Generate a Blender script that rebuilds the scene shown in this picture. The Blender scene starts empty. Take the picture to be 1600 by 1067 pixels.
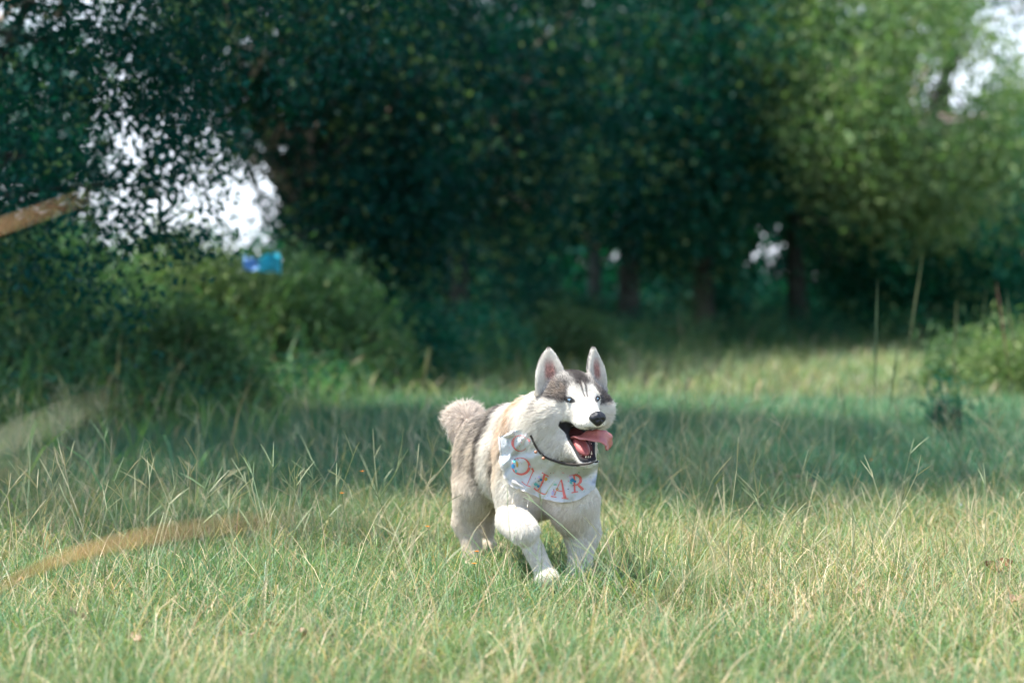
import bpy, math
import numpy as np
from mathutils import Vector, Matrix

# ------------------------------------------------------------------ camera, world, sun, exposure
SC = bpy.context.scene
COL = SC.collection
LENS = 70.0
CAM_H = 1.05
FPX = LENS / 36.0 * 1600.0
PITCH = math.atan((533.5 - 440.0) / FPX)          # the horizon lies a little above the middle

cam_data = bpy.data.cameras.new('camera')
cam_data.lens = LENS
cam_data.sensor_width = 36.0
cam_data.clip_start = 0.05
cam_data.clip_end = 2000.0
cam_data.dof.use_dof = True
cam_data.dof.focus_distance = 6.62
cam_data.dof.aperture_fstop = 1.7
cam_data.dof.aperture_blades = 0
camera = bpy.data.objects.new('camera', cam_data)
camera.location = (0, 0, CAM_H)
camera.rotation_euler = (math.radians(90) - PITCH, 0, 0)
COL.objects.link(camera)
SC.camera = camera

SUN_TO = Vector((-0.36, -0.06, 0.93)).normalized()   # direction towards the sun
el = math.asin(SUN_TO.z)
rot = math.atan2(SUN_TO.x, SUN_TO.y)
world = bpy.data.worlds.new('World')
SC.world = world
world.use_nodes = True
wn = world.node_tree
wn.nodes.clear()
sky = wn.nodes.new('ShaderNodeTexSky')
sky.sky_type = 'NISHITA'
sky.sun_disc = False
sky.sun_elevation = el
sky.sun_rotation = rot
sky.altitude = 0
sky.air_density = 1.0
sky.dust_density = 1.5
sky.ozone_density = 5.0
bg = wn.nodes.new('ShaderNodeBackground')
bg.inputs['Strength'].default_value = 0.15
wo = wn.nodes.new('ShaderNodeOutputWorld')
# thin bright cloud and haze over the whole sky, thickest low down
wtc = wn.nodes.new('ShaderNodeTexCoord')
wnz = wn.nodes.new('ShaderNodeTexNoise'); wnz.inputs['Scale'].default_value = 2.2; wnz.inputs['Detail'].default_value = 8
wsx = wn.nodes.new('ShaderNodeSeparateXYZ')
wn.links.new(wtc.outputs['Generated'], wnz.inputs['Vector']); wn.links.new(wtc.outputs['Generated'], wsx.inputs[0])
wm = wn.nodes.new('ShaderNodeMapRange'); wm.inputs['From Min'].default_value = 0.10; wm.inputs['From Max'].default_value = 0.55
wm.inputs['To Min'].default_value = 0.92; wm.inputs['To Max'].default_value = -0.05
wn.links.new(wsx.outputs['Z'], wm.inputs['Value'])
wa = wn.nodes.new('ShaderNodeMath'); wa.operation = 'MULTIPLY_ADD'; wa.inputs[1].default_value = 0.5
wb = wn.nodes.new('ShaderNodeMath'); wb.operation = 'SUBTRACT'; wb.inputs[1].default_value = 0.25; wb.use_clamp = True
wn.links.new(wnz.outputs['Fac'], wa.inputs[0]); wn.links.new(wm.outputs[0], wa.inputs[2]); wn.links.new(wa.outputs[0], wb.inputs[0])
wmix = wn.nodes.new('ShaderNodeMix'); wmix.data_type = 'RGBA'
wmix.inputs['B'].default_value = (4.6, 5.0, 5.6, 1)
wn.links.new(wb.outputs[0], wmix.inputs['Factor']); wn.links.new(sky.outputs[0], wmix.inputs['A'])
wn.links.new(wmix.outputs['Result'], bg.inputs[0])
wn.links.new(bg.outputs[0], wo.inputs[0])

sun_data = bpy.data.lights.new('sun', 'SUN')
sun_data.energy = 4.0
sun_data.angle = math.radians(0.5)
sun_data.color = (1.0, 0.955, 0.88)
sun = bpy.data.objects.new('sun', sun_data)
sun.rotation_euler = SUN_TO.to_track_quat('Z', 'Y').to_euler()
COL.objects.link(sun)

SC.view_settings.view_transform = 'Standard'
SC.view_settings.look = 'None'
SC.view_settings.gamma = 1.0
SC.view_settings.use_curve_mapping = False
SC.view_settings.exposure = 1.42
SC.render.engine = 'CYCLES'
SC.cycles.max_bounces = 5
SC.cycles.diffuse_bounces = 3
SC.cycles.glossy_bounces = 2
SC.cycles.transmission_bounces = 3
SC.cycles.transparent_max_bounces = 8
SC.cycles.use_denoising = True
SC.cycles.sample_clamp_indirect = 6.0
SC.cycles_curves.shape = 'THICK' if hasattr(SC, 'cycles_curves') else 'THICK'
SC.cycles_curves.subdivisions = 2

# ------------------------------------------------------------------ helpers
rng = np.random.default_rng(7)
SP, CP = math.sin(PITCH), math.cos(PITCH)


def P(px, py, d):
    """World point seen at photograph pixel (px, py) whose distance along the ground is d."""
    u = (px - 800.0) / FPX
    v = (533.5 - py) / FPX
    # camera forward tilted down by PITCH
    dy = CP + v * SP
    dz = -SP + v * CP
    return np.array([u * d / dy, d, CAM_H + dz * d / dy])


def GP(px, py):
    """Ground point (z = 0) seen at a photograph pixel."""
    u = (px - 800.0) / FPX
    v = (533.5 - py) / FPX
    dy = CP + v * SP
    dz = -SP + v * CP
    t = -CAM_H / dz
    return np.array([u * t, dy * t, 0.0])


def vnoise(p, scale=1.0, seed=0):
    """Smooth value noise in [-1, 1] for an (N,3) array."""
    q = np.asarray(p, dtype=np.float64) * scale + seed * 17.31
    i = np.floor(q).astype(np.int64)
    f = q - i
    f = f * f * (3 - 2 * f)
    out = 0
    for dx in (0, 1):
        wx = f[:, 0] if dx else 1 - f[:, 0]
        for dy in (0, 1):
            wy = f[:, 1] if dy else 1 - f[:, 1]
            for dz in (0, 1):
                wz = f[:, 2] if dz else 1 - f[:, 2]
                h = (i[:, 0] + dx) * 73856093 ^ (i[:, 1] + dy) * 19349663 ^ (i[:, 2] + dz) * 83492791
                h = (h ^ (h >> 13)) * 1274126177 & 0x7fffffff
                out = out + wx * wy * wz * (h / 0x7fffffff * 2 - 1)
    return out


def norm(v):
    return v / np.maximum(np.linalg.norm(v, axis=-1, keepdims=True), 1e-9)


def make_mesh(name, verts, faces, mat=None, parent=None, smooth=False, color=None, loc=None):
    """faces: one (n,k) int array, or a list of such arrays. color: (nv,3) point colours."""
    verts = np.asarray(verts, dtype=np.float32)
    if not isinstance(faces, list):
        faces = [np.asarray(faces)]
    faces = [np.asarray(f) for f in faces if len(f)]
    me = bpy.data.meshes.new(name)
    me.vertices.add(len(verts))
    me.vertices.foreach_set('co', verts.ravel())
    nl = sum(f.size for f in faces)
    nf = sum(len(f) for f in faces)
    me.loops.add(nl)
    me.polygons.add(nf)
    me.loops.foreach_set('vertex_index', np.concatenate([f.ravel() for f in faces]).astype(np.int32))
    tot = np.concatenate([np.full(len(f), f.shape[1]) for f in faces])
    st = np.concatenate([[0], np.cumsum(tot)[:-1]]).astype(np.int32)
    me.polygons.foreach_set('loop_start', st)
    me.update(calc_edges=True)
    me.polygons.foreach_set('use_smooth', np.full(nf, bool(smooth)))
    if color is not None:
        a = me.attributes.new('tint', 'FLOAT_COLOR', 'POINT')
        c = np.ones((len(verts), 4), dtype=np.float32)
        c[:, :3] = color
        a.data.foreach_set('color', c.ravel())
    o = bpy.data.objects.new(name, me)
    if mat is not None:
        for m in (mat if isinstance(mat, (list, tuple)) else [mat]):
            me.materials.append(m)
    COL.objects.link(o)
    if parent is not None:
        o.parent = parent
        if loc is None:                     # vertices were given in world space
            o.matrix_parent_inverse = Matrix.Translation(-parent.location) if parent.parent is None else Matrix()
    if loc is not None:
        o.location = loc
    return o


def tag(o, label=None, cat=None, group=None, kind=None):
    if label: o['label'] = label
    if cat: o['category'] = cat
    if group: o['group'] = group
    if kind: o['kind'] = kind
    return o


def new_mat(name):
    m = bpy.data.materials.new(name)
    m.use_nodes = True
    nt = m.node_tree
    nt.nodes.clear()
    out = nt.nodes.new('ShaderNodeOutputMaterial')
    return m, nt, out


def N(nt, kind, **kw):
    n = nt.nodes.new(kind)
    for k, v in kw.items():
        setattr(n, k, v)
    return n


def mat_plain(name, color, rough=0.6, spec=0.3, tint=False, noise=None, bump=None, coat=0.0, sss=0.0):
    m, nt, out = new_mat(name)
    b = N(nt, 'ShaderNodeBsdfPrincipled')
    b.inputs['Roughness'].default_value = rough
    b.inputs['Specular IOR Level'].default_value = spec
    b.inputs['Coat Weight'].default_value = coat
    b.inputs['Base Color'].default_value = (*color, 1)
    src = None
    if tint:
        a = N(nt, 'ShaderNodeAttribute', attribute_name='tint')
        src = a.outputs['Color']
    if noise:
        sc, amt = noise
        tc = N(nt, 'ShaderNodeTexCoord')
        nz = N(nt, 'ShaderNodeTexNoise')
        nz.inputs['Scale'].default_value = sc
        nz.inputs['Detail'].default_value = 6
        nt.links.new(tc.outputs['Object'], nz.inputs['Vector'])
        mr = N(nt, 'ShaderNodeMapRange')
        mr.inputs['To Min'].default_value = 1 - amt
        mr.inputs['To Max'].default_value = 1 + amt
        mr.inputs['From Min'].default_value = 0.3
        mr.inputs['From Max'].default_value = 0.7
        nt.links.new(nz.outputs['Fac'], mr.inputs['Value'])
        mx = N(nt, 'ShaderNodeMix', data_type='RGBA', blend_type='MULTIPLY')
        mx.inputs['Factor'].default_value = 1
        if src is not None:
            nt.links.new(src, mx.inputs['A'])
        else:
            mx.inputs['A'].default_value = (*color, 1)
        nt.links.new(mr.outputs['Result'], mx.inputs['B'])
        src = mx.outputs['Result']
        if bump:
            bp = N(nt, 'ShaderNodeBump')
            bp.inputs['Strength'].default_value = bump
            bp.inputs['Distance'].default_value = 0.01
            nt.links.new(nz.outputs['Fac'], bp.inputs['Height'])
            nt.links.new(bp.outputs['Normal'], b.inputs['Normal'])
    if src is not None:
        nt.links.new(src, b.inputs['Base Color'])
    nt.links.new(b.outputs[0], out.inputs[0])
    return m


def mat_leaf(name, trans=0.35, rough=0.5, spec=0.3, tcol=(1.5, 1.6, 0.6)):
    """Leaf or grass: reflects and lets light through; the colour comes from each leaf's own tint."""
    m, nt, out = new_mat(name)
    a = N(nt, 'ShaderNodeAttribute', attribute_name='tint')
    b = N(nt, 'ShaderNodeBsdfPrincipled')
    b.inputs['Roughness'].default_value = rough
    b.inputs['Specular IOR Level'].default_value = spec
    nt.links.new(a.outputs['Color'], b.inputs['Base Color'])
    t = N(nt, 'ShaderNodeBsdfTranslucent')
    mx = N(nt, 'ShaderNodeMix', data_type='RGBA', blend_type='MULTIPLY')
    mx.inputs['Factor'].default_value = 1
    nt.links.new(a.outputs['Color'], mx.inputs['A'])
    mx.inputs['B'].default_value = (*tcol, 1)
    nt.links.new(mx.outputs['Result'], t.inputs['Color'])
    ms = N(nt, 'ShaderNodeMixShader')
    ms.inputs[0].default_value = trans
    nt.links.new(b.outputs[0], ms.inputs[1])
    nt.links.new(t.outputs[0], ms.inputs[2])
    nt.links.new(ms.outputs[0], out.inputs[0])
    return m


def tube(pts, radii, sides=8, cap=True):
    """Vertices and faces of a tapered tube along a polyline."""
    pts = np.asarray(pts, float)
    n = len(pts)
    radii = np.broadcast_to(np.asarray(radii, float), (n,))
    tan = norm(np.gradient(pts, axis=0))
    ref = np.array([0.31, 0.2, 1.0]) if abs(tan[0][2]) < 0.8 else np.array([1.0, 0.2, 0.1])
    V = []
    for i in range(n):
        a = norm(np.cross(tan[i], ref))
        b = np.cross(tan[i], a)
        th = np.arange(sides) * 2 * math.pi / sides
        V.append(pts[i] + radii[i] * (np.cos(th)[:, None] * a + np.sin(th)[:, None] * b))
    V = np.concatenate(V)
    F = []
    for i in range(n - 1):
        for j in range(sides):
            k = (j + 1) % sides
            F.append((i * sides + j, i * sides + k, (i + 1) * sides + k, (i + 1) * sides + j))
    F = np.array(F)
    return V, F


def merge(parts):
    V, F, off = [], [], 0
    for v, f in parts:
        V.append(v); F.append(np.asarray(f) + off); off += len(v)
    return np.concatenate(V), np.concatenate(F)


def smoothstep(a, b, x):
    t = np.clip((x - a) / (b - a), 0, 1)
    return t * t * (3 - 2 * t)


def lerp(a, b, t):
    t = np.asarray(t)[..., None]
    return a * (1 - t) + b * t

UP = np.array([0.0, 0.0, 1.0])
# ------------------------------------------------------------------ ground
def ground_z(x, y):
    return 0.03 * np.sin(x * .9 + 1.3) * np.sin(y * .55) * smoothstep(9, 14, y)


m_ground, nt, out = new_mat('soil_and_thatch')
pb = N(nt, 'ShaderNodeBsdfPrincipled'); pb.inputs['Roughness'].default_value = .95; pb.inputs['Specular IOR Level'].default_value = .1
tc_ = N(nt, 'ShaderNodeTexCoord')
n1_ = N(nt, 'ShaderNodeTexNoise'); n1_.inputs['Scale'].default_value = .5; n1_.inputs['Detail'].default_value = 8
n2_ = N(nt, 'ShaderNodeTexNoise'); n2_.inputs['Scale'].default_value = 30; n2_.inputs['Detail'].default_value = 8
nt.links.new(tc_.outputs['Object'], n1_.inputs['Vector']); nt.links.new(tc_.outputs['Object'], n2_.inputs['Vector'])
cr = N(nt, 'ShaderNodeValToRGB')
cr.color_ramp.elements[0].position = .35; cr.color_ramp.elements[0].color = (.03, .045, .022, 1)
cr.color_ramp.elements[1].position = .68; cr.color_ramp.elements[1].color = (.13, .105, .06, 1)
mx_ = N(nt, 'ShaderNodeMix', data_type='FLOAT'); mx_.inputs['Factor'].default_value = .5
nt.links.new(n1_.outputs['Fac'], mx_.inputs['A']); nt.links.new(n2_.outputs['Fac'], mx_.inputs['B'])
nt.links.new(mx_.outputs['Result'], cr.inputs['Fac']); nt.links.new(cr.outputs['Color'], pb.inputs['Base Color'])
bp_ = N(nt, 'ShaderNodeBump'); bp_.inputs['Distance'].default_value = .03; bp_.inputs['Strength'].default_value = .6
nt.links.new(n2_.outputs['Fac'], bp_.inputs['Height']); nt.links.new(bp_.outputs['Normal'], pb.inputs['Normal'])
nt.links.new(pb.outputs[0], out.inputs[0])
gx = np.concatenate([np.linspace(-400, -32, 6), np.linspace(-30, 30, 61), np.linspace(32, 400, 6)])
gy = np.concatenate([np.linspace(-60, -4, 5), np.linspace(-2, 60, 63), np.linspace(64, 900, 8)])
X, Y = np.meshgrid(gx, gy, indexing='ij')
V = np.stack([X, Y, ground_z(X, Y)], -1).reshape(-1, 3)
ii = np.arange(len(gx) * len(gy)).reshape(len(gx), len(gy))
F = np.stack([ii[:-1, :-1], ii[1:, :-1], ii[1:, 1:], ii[:-1, 1:]], -1).reshape(-1, 4)
tag(make_mesh('ground', V, F, m_ground, smooth=True), kind='structure')

# ------------------------------------------------------------------ grass
m_grass = mat_leaf('grass_blade', trans=.38, rough=.45, spec=.35, tcol=(1.25, 1.25, .7))
GREEN = np.array([.080, .205, .085]); OLIVE = np.array([.225, .295, .112]); STRAW = np.array([.62, .50, .33]); BLUEG = np.array([.070, .185, .120]); RUST = np.array([.36, .20, .10])


def blades(x, y, length, width, seg, bend, lean=.25, dry=.2, zbase=None, seed=1, green=1.0):
    """Arching grass blades rooted at (x, y); returns vertices, quads and tints."""
    r = np.random.default_rng(seed)
    n = len(x)
    az = r.uniform(0, 2 * math.pi, n)
    dirh = np.stack([np.cos(az), np.sin(az), np.zeros(n)], 1)
    side = np.stack([-np.sin(az), np.cos(az), np.zeros(n)], 1)
    tw = r.normal(0, .5, n)
    side = norm(side * np.cos(tw)[:, None] + dirh * np.sin(tw)[:, None])
    root = np.stack([x, y, ground_z(x, y) - .005], 1)
    ln = length; b0 = np.abs(r.normal(lean, lean * .6, n)); b1 = bend * r.uniform(.2, 1.6, n)
    pts = [root]; ang = b0.copy()
    for k in range(seg):
        st = ln / seg
        pts.append(pts[-1] + dirh * (np.sin(ang) * st)[:, None] + UP * (np.cos(ang) * st)[:, None])
        ang = ang + b1 / seg * (1 + k * .4)
    V = np.zeros((n, seg + 1, 2, 3), dtype=np.float32)
    for k in range(seg + 1):
        f = k / seg
        wv = width * (1 - f ** 1.6 * .88) * .5
        V[:, k, 0] = pts[k] - side * wv[:, None]
        V[:, k, 1] = pts[k] + side * wv[:, None]
    base = (np.arange(n) * (seg + 1) * 2)[:, None]
    F = np.concatenate([base + np.array([[2 * k, 2 * k + 1, 2 * k + 3, 2 * k + 2]]) for k in range(seg)])
    patch = vnoise(np.stack([x, y, x * 0], 1), 1.3, 61) * .6 + vnoise(np.stack([x, y, x * 0], 1), 4.5, 62) * .4
    t = r.random(n)
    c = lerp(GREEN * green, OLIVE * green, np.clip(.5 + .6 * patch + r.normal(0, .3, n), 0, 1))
    c = lerp(c, BLUEG, (r.random(n) < .18) * .7)
    dryp = np.clip(dry * (1 + 1.2 * patch) * (1 + .2 * smoothstep(-.2, 1.0, x) * smoothstep(8.5, 6, y)), 0, 1)
    c = np.where((t < dryp)[:, None], lerp(STRAW, RUST, (r.random(n) < .22) * r.random(n)) * r.uniform(.75, 1.15, (n, 1)), c)
    c = c * r.uniform(.75, 1.25, (n, 1))
    C = np.repeat(c, (seg + 1) * 2, axis=0).reshape(n, seg + 1, 2, 3)
    C = C.copy()
    C[:, -1] = lerp(C[:, -1].reshape(-1, 3), STRAW, np.full(n * 2, .35)).reshape(n, 2, 3)    # tips dry out first
    C[:, 0] = lerp(C[:, 0].reshape(-1, 3), STRAW * .6, np.full(n * 2, .4)).reshape(n, 2, 3)
    return V.reshape(-1, 3), F, C.reshape(-1, 3)


def scatter(n, y0, y1, margin=1.18, seed=2, xr=None):
    r = np.random.default_rng(seed)
    y = np.sqrt(r.uniform(y0 ** 2, y1 ** 2, n))
    half = (.258 * y + .25) * margin
    x = r.uniform(-1, 1, n) * half
    return x, y


VV, FF, CC = [], [], []
off = 0


def put(v, f, c):
    global off
    VV.append(v); FF.append(f + off); CC.append(c); off += len(v)


# short turf, thick near the camera
x, y = scatter(120000, 4.3, 9.6, seed=3)
r = np.random.default_rng(31)
keep_d = ~((np.abs(x - .10) < .07) & (np.abs(y - 6.62) < .09))
x, y = x[keep_d], y[keep_d]
nn_ = vnoise(np.stack([x, y, x * 0], 1), 2.2, 71)
put(*blades(x, y, r.uniform(.06, .19, len(x)) * (1 + .35 * nn_) * (1 + .5 * (np.hypot((x - .1) / .5, (y - 6.35) / .25) < 1)), r.uniform(.0022, .0045, len(x)), 3, 1.3, lean=.62, dry=.16, seed=4))
# mat of thatch lying low
x, y = scatter(26000, 4.3, 9.8, seed=5)
put(*blades(x, y, r.uniform(.06, .16, len(x)), r.uniform(.0015, .0035, len(x)), 2, .5, lean=1.15, dry=.45, seed=6))
# longer fine blades
x, y = scatter(30000, 4.6, 10.5, seed=7)
nn_ = vnoise(np.stack([x, y, x * 0], 1), 1.6, 72)
s_ = nn_ > -.25
x, y = x[s_], y[s_]
ln_ = r.uniform(.16, .33, len(x))
dd_ = np.hypot((x - .10) / .45, (y - 6.45) / .35)
ln_ = ln_ * np.where(dd_ < 1, .72, 1)
put(*blades(x, y, ln_, r.uniform(.0020, .0042, len(x)), 4, 1.5, lean=.5, dry=.24, seed=8))
x, y = scatter(13000, 4.4, 9.5, seed=15)
nn_ = vnoise(np.stack([x, y, x * 0], 1), 2.6, 74)
s_ = nn_ > .0
x, y = x[s_], y[s_]
put(*blades(x, y, r.uniform(.10, .24, len(x)), r.uniform(.0045, .0085, len(x)), 4, 1.6, lean=.45, dry=.12, seed=16))
# long dry culms lying across the turf
x, y = scatter(1300, 4.4, 9.0, seed=17)
put(*blades(x, y, r.uniform(.22, .42, len(x)), r.uniform(.002, .0036, len(x)), 4, .6, lean=.95, dry=.95, seed=18))
# the shaded middle distance: soft, long, arching, its shade also put into the tint
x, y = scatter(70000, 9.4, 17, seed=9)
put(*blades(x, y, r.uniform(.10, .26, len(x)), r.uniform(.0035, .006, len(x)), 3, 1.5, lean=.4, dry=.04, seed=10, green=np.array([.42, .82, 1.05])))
x, y = scatter(60000, 16.5, 48, seed=11)
put(*blades(x, y, r.uniform(.12, .30, len(x)), r.uniform(.010, .018, len(x)) * (1 + (y > 28) * .6), 2, 1.2, lean=.4, dry=.10, seed=12, green=1.15))
x = r.uniform(5, 22, 16000); y = r.uniform(12, 42, 16000)
s_ = np.abs(x) > .3 * y + .3
x, y = x[s_], y[s_]
put(*blades(x, y, r.uniform(.14, .32, len(x)), r.uniform(.02, .035, len(x)), 2, 1.2, lean=.45, dry=.12, seed=14))
# ground at the sides of the view, so that it is not bare from another position
x = np.concatenate([r.uniform(-9, -1.5, 14000), r.uniform(1.5, 9, 14000)]); y = r.uniform(1.5, 16, 28000)
s_ = np.abs(x) > .3 * y + .3
x, y = x[s_], y[s_]
put(*blades(x, y, r.uniform(.08, .24, len(x)), r.uniform(.006, .010, len(x)), 2, 1.2, lean=.45, dry=.2, seed=13))
grass = make_mesh('meadow_grass', np.concatenate(VV), np.concatenate(FF), m_grass, color=np.concatenate(CC))
tag(grass, 'tangled pale green and straw coloured meadow grass', 'grass', kind='stuff')
VV, FF, CC, off = [], [], [], 0

# forked seed stalks of finger grass: thin stems with two to four straight spikes
r = np.random.default_rng(77)


def seed_stalk(x, y, h, az, lean, nsp, col, thick=.0011):
    z0 = float(ground_z(np.array(x), np.array(y)))
    d = np.array([math.cos(az), math.sin(az), 0])
    f = np.linspace(0, 1, 6)
    pts = np.array([x, y, z0]) + np.outer(f * h, UP) * math.cos(lean * .6) + np.outer(f ** 1.6 * h * math.sin(lean), d)
    parts = [tube(pts, np.linspace(thick, thick * .7, 6), 3)]
    tipd = norm(pts[-1] - pts[-2])
    for k in range(nsp):
        a2 = r.uniform(0, 2 * math.pi)
        sp = r.uniform(.15, .70)
        e = np.array([math.cos(a2), math.sin(a2), 0])
        dd = norm(tipd * math.cos(sp) + e * math.sin(sp))
        L = r.uniform(.05, .125)
        g = np.linspace(0, 1, 3)
        q = pts[-1] - tipd * k * .006 + np.outer(g * L, dd) + np.outer(g ** 2 * L * .12, -UP)
        parts.append(tube(q, [thick * .7, thick * 1.0, thick * .4], 3))
    V, F = merge(parts)
    return V, F, np.tile(col, (len(V), 1))


ns = 0
while ns < 800:
    yy = math.sqrt(r.uniform(5.6 ** 2, 12.0 ** 2)); xx = r.uniform(-1, 1) * (.262 * yy + .1)
    if vnoise(np.array([[xx, yy, 0]]), 1.1, 81)[0] < r.uniform(-.6, .4): continue
    if abs(xx - .12) < .38 and 5.6 < yy < 6.75 and r.random() < .6: continue
    if abs(xx + .02) < .30 and 6.6 < yy < 7.5: continue
    col = lerp(np.array([.26, .36, .19]), np.array([.52, .46, .30]), r.random()) * r.uniform(.8, 1.15)
    put(*seed_stalk(xx, yy, r.uniform(.20, .44), r.uniform(0, 6.28), abs(r.normal(.35, .3)), r.integers(1, 4), col, thick=.0012 + .00006 * yy))
    ns += 1
stalks = make_mesh('seed_stalks', np.concatenate(VV), np.concatenate(FF), m_grass, color=np.concatenate(CC))
tag(stalks, 'thin forked seed stalks rising out of the meadow grass', 'grass stalks', kind='stuff')
VV, FF, CC, off = [], [], [], 0


# ------------------------------------------------------------------ leaves and trees
def leaf_cloud(cen, size, seed, droop=.3, asp=.5, two=True):
    """One folded leaf at every centre: four corners, two triangles."""
    r = np.random.default_rng(seed)
    n = len(cen)
    d = norm(r.normal(0, 1, (n, 3)) + np.array([0, 0, -droop * 2]))
    s = norm(np.cross(d, r.normal(0, 1, (n, 3))))
    u = np.cross(s, d)
    L = (size * r.uniform(.6, 1.3, n))[:, None]
    W = L * asp * .5
    V = np.stack([cen - d * L * .5, cen - s * W + u * W * .35 - d * L * .05, cen + d * L * .5, cen + s * W + u * W * .35 - d * L * .05], 1)
    b = (np.arange(n) * 4)[:, None]
    F = np.concatenate([b + np.array([[0, 1, 2]]), b + np.array([[0, 2, 3]])])
    return V.reshape(-1, 3), F


m_leaf = mat_leaf('tree_leaf', trans=.30, rough=.42, spec=.12, tcol=(1.2, 1.7, .75))
m_bark = mat_plain('tree_bark', (.042, .050, .042), rough=.9, spec=.15, noise=(14, .5), bump=.8)
m_bark_lit = mat_plain('lit_bark', (.34, .27, .21), rough=.85, spec=.15, noise=(12, .35), bump=.6)  # light bark for some limbs, sunlight put into its colour
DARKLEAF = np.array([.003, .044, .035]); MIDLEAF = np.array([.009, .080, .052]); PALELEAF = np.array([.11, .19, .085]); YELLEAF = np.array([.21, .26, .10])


def limb(a, b, r0, r1, n=7, sag=0.0, wob=.06, rg=None):
    f = np.linspace(0, 1, n)
    L = np.linalg.norm(b - a)
    w = np.zeros((n, 3)); w[1:-1] = rg.normal(0, wob * L, (n - 2, 3))
    pts = a + np.outer(f, b - a) + w + np.outer(np.sin(f * math.pi) * sag * L, UP)
    return tube(pts, np.linspace(r0, r1, n), 7)


def tree(label, base, height, blobs, nclump, perclump, leaf, color, seed, trunk_r=.14, lean=(0, 0), trunk_top=.75, pale=False,
         clump_r=.34, group='trees round the meadow', name='tree', category='tree', forks=None, f_=1.0, lit_limbs=True, color2=None, holes=(), asp=.5, yellow=.03):
    r = np.random.default_rng(seed)
    bx, by = base
    if f_ != 1.0:                                   # the same tree, larger and farther off
        bx, by = bx * f_, by * f_
        height *= f_; leaf *= f_ ** .5; clump_r *= f_; trunk_r *= f_ ** .6
        blobs = [(b[0] * f_, b[1] * f_, CAM_H + (b[2] - CAM_H) * f_, b[3] * f_, b[4] * f_, b[5] * f_) for b in blobs]
    root = bpy.data.objects.new(name, None)
    root.location = (bx, by, 0); root.empty_display_size = .5
    COL.objects.link(root)
    tag(root, label, category, group)
    vol = np.array([b[3] * b[4] * b[5] for b in blobs]) ** .67
    pk = r.choice(len(blobs), nclump, p=vol / vol.sum())
    B_ = np.array(blobs)[pk]
    d = norm(r.normal(0, 1, (nclump, 3)))
    rad = r.uniform(.35, 1.0, nclump) ** .45
    cc_ = B_[:, :3] + d * rad[:, None] * B_[:, 3:6]
    ok = cc_[:, 2] > .25
    for (hx, hy, hr) in holes:                      # open gaps through the crown
        ppx = 800 + cc_[:, 0] / cc_[:, 1] * FPX; ppy = 440 - (cc_[:, 2] - CAM_H) / cc_[:, 1] * FPX
        ok &= np.hypot(ppx - hx, ppy - hy) > hr
    cc_ = cc_[ok]
    # trunk and limbs
    tp = np.array([bx + lean[0] * height, by + lean[1] * height, height * trunk_top])
    f = np.linspace(0, 1, 12)
    tr = np.array([bx, by, -.1]) + np.outer(f, tp - np.array([bx, by, -.1])) + np.stack([np.sin(f * 5 + seed) * .05 * height * .3 * f, np.cos(f * 4 + seed) * .03 * height * .3 * f, 0 * f], 1)
    rr = trunk_r * (1 - .75 * f); rr[0] *= 1.5; rr[1] *= 1.12
    V, F = tube(tr, rr, 12)
    bm = m_bark_lit if pale else m_bark
    make_mesh('trunk', V, F, bm, root, smooth=True)
    nb = min(len(cc_), 26)
    for k in range(nb):
        tgt = cc_[k]
        i = int(np.clip((tgt[2] / height) * 9 * .8 + r.uniform(-1, 1), 3, 10))
        V, F = limb(tr[i], tgt, min(rr[i] * .45, .05), .010, rg=r, sag=.08)
        make_mesh('branch', V, F, m_bark_lit if (k % 3 == 0 and lit_limbs) else bm, root, smooth=True)
    # small twigs carry the leaf clumps, leaves follow the twigs
    n = len(cc_)
    tw = norm(r.normal(0, 1, (n, 3)) + np.array([0, 0, -.3]))
    t = r.uniform(-1, 1, (n, perclump))
    cen = cc_[:, None, :] + tw[:, None, :] * t[..., None] * clump_r * 1.3 + r.normal(0, 1, (n, perclump, 3)) * clump_r * .42
    cen = cen.reshape(-1, 3)
    cen = cen[cen[:, 2] > .05]
    cid = np.repeat(np.arange(n), perclump)[:len(cen)]
    V, F = leaf_cloud(cen, leaf, seed + 1, asp=asp)
    c2 = color * 1.6 if color2 is None else color2
    cl_n = r.random(n)[cid]
    c = lerp(color, c2, np.clip(cl_n * .7 + r.normal(0, .2, len(cen)), 0, 1))
    c = lerp(c, YELLEAF, (r.random(len(cen)) < yellow) * .8)
    c = lerp(c, np.array([.15, .24, .10]), (r.random(n) < .11)[cid] * .8 * (r.random(len(cen)) < .7))          # sun patches painted into the leaf colour of some clumps
    c = np.repeat(c * r.uniform(.7, 1.3, (len(cen), 1)), 4, axis=0)
    cr_ = make_mesh('crown', V, F, m_leaf, root, color=c)
    cr_['kind'] = 'stuff'
    return root


def W(px, py, d):
    return P(px, py, d)


def bl(px, py, d, rx, ry, rz):
    """Crown lobe centred at a pixel and distance, radii in metres."""
    p = P(px, py, d)
    return (p[0], p[1], p[2], rx, ry, rz)


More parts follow.
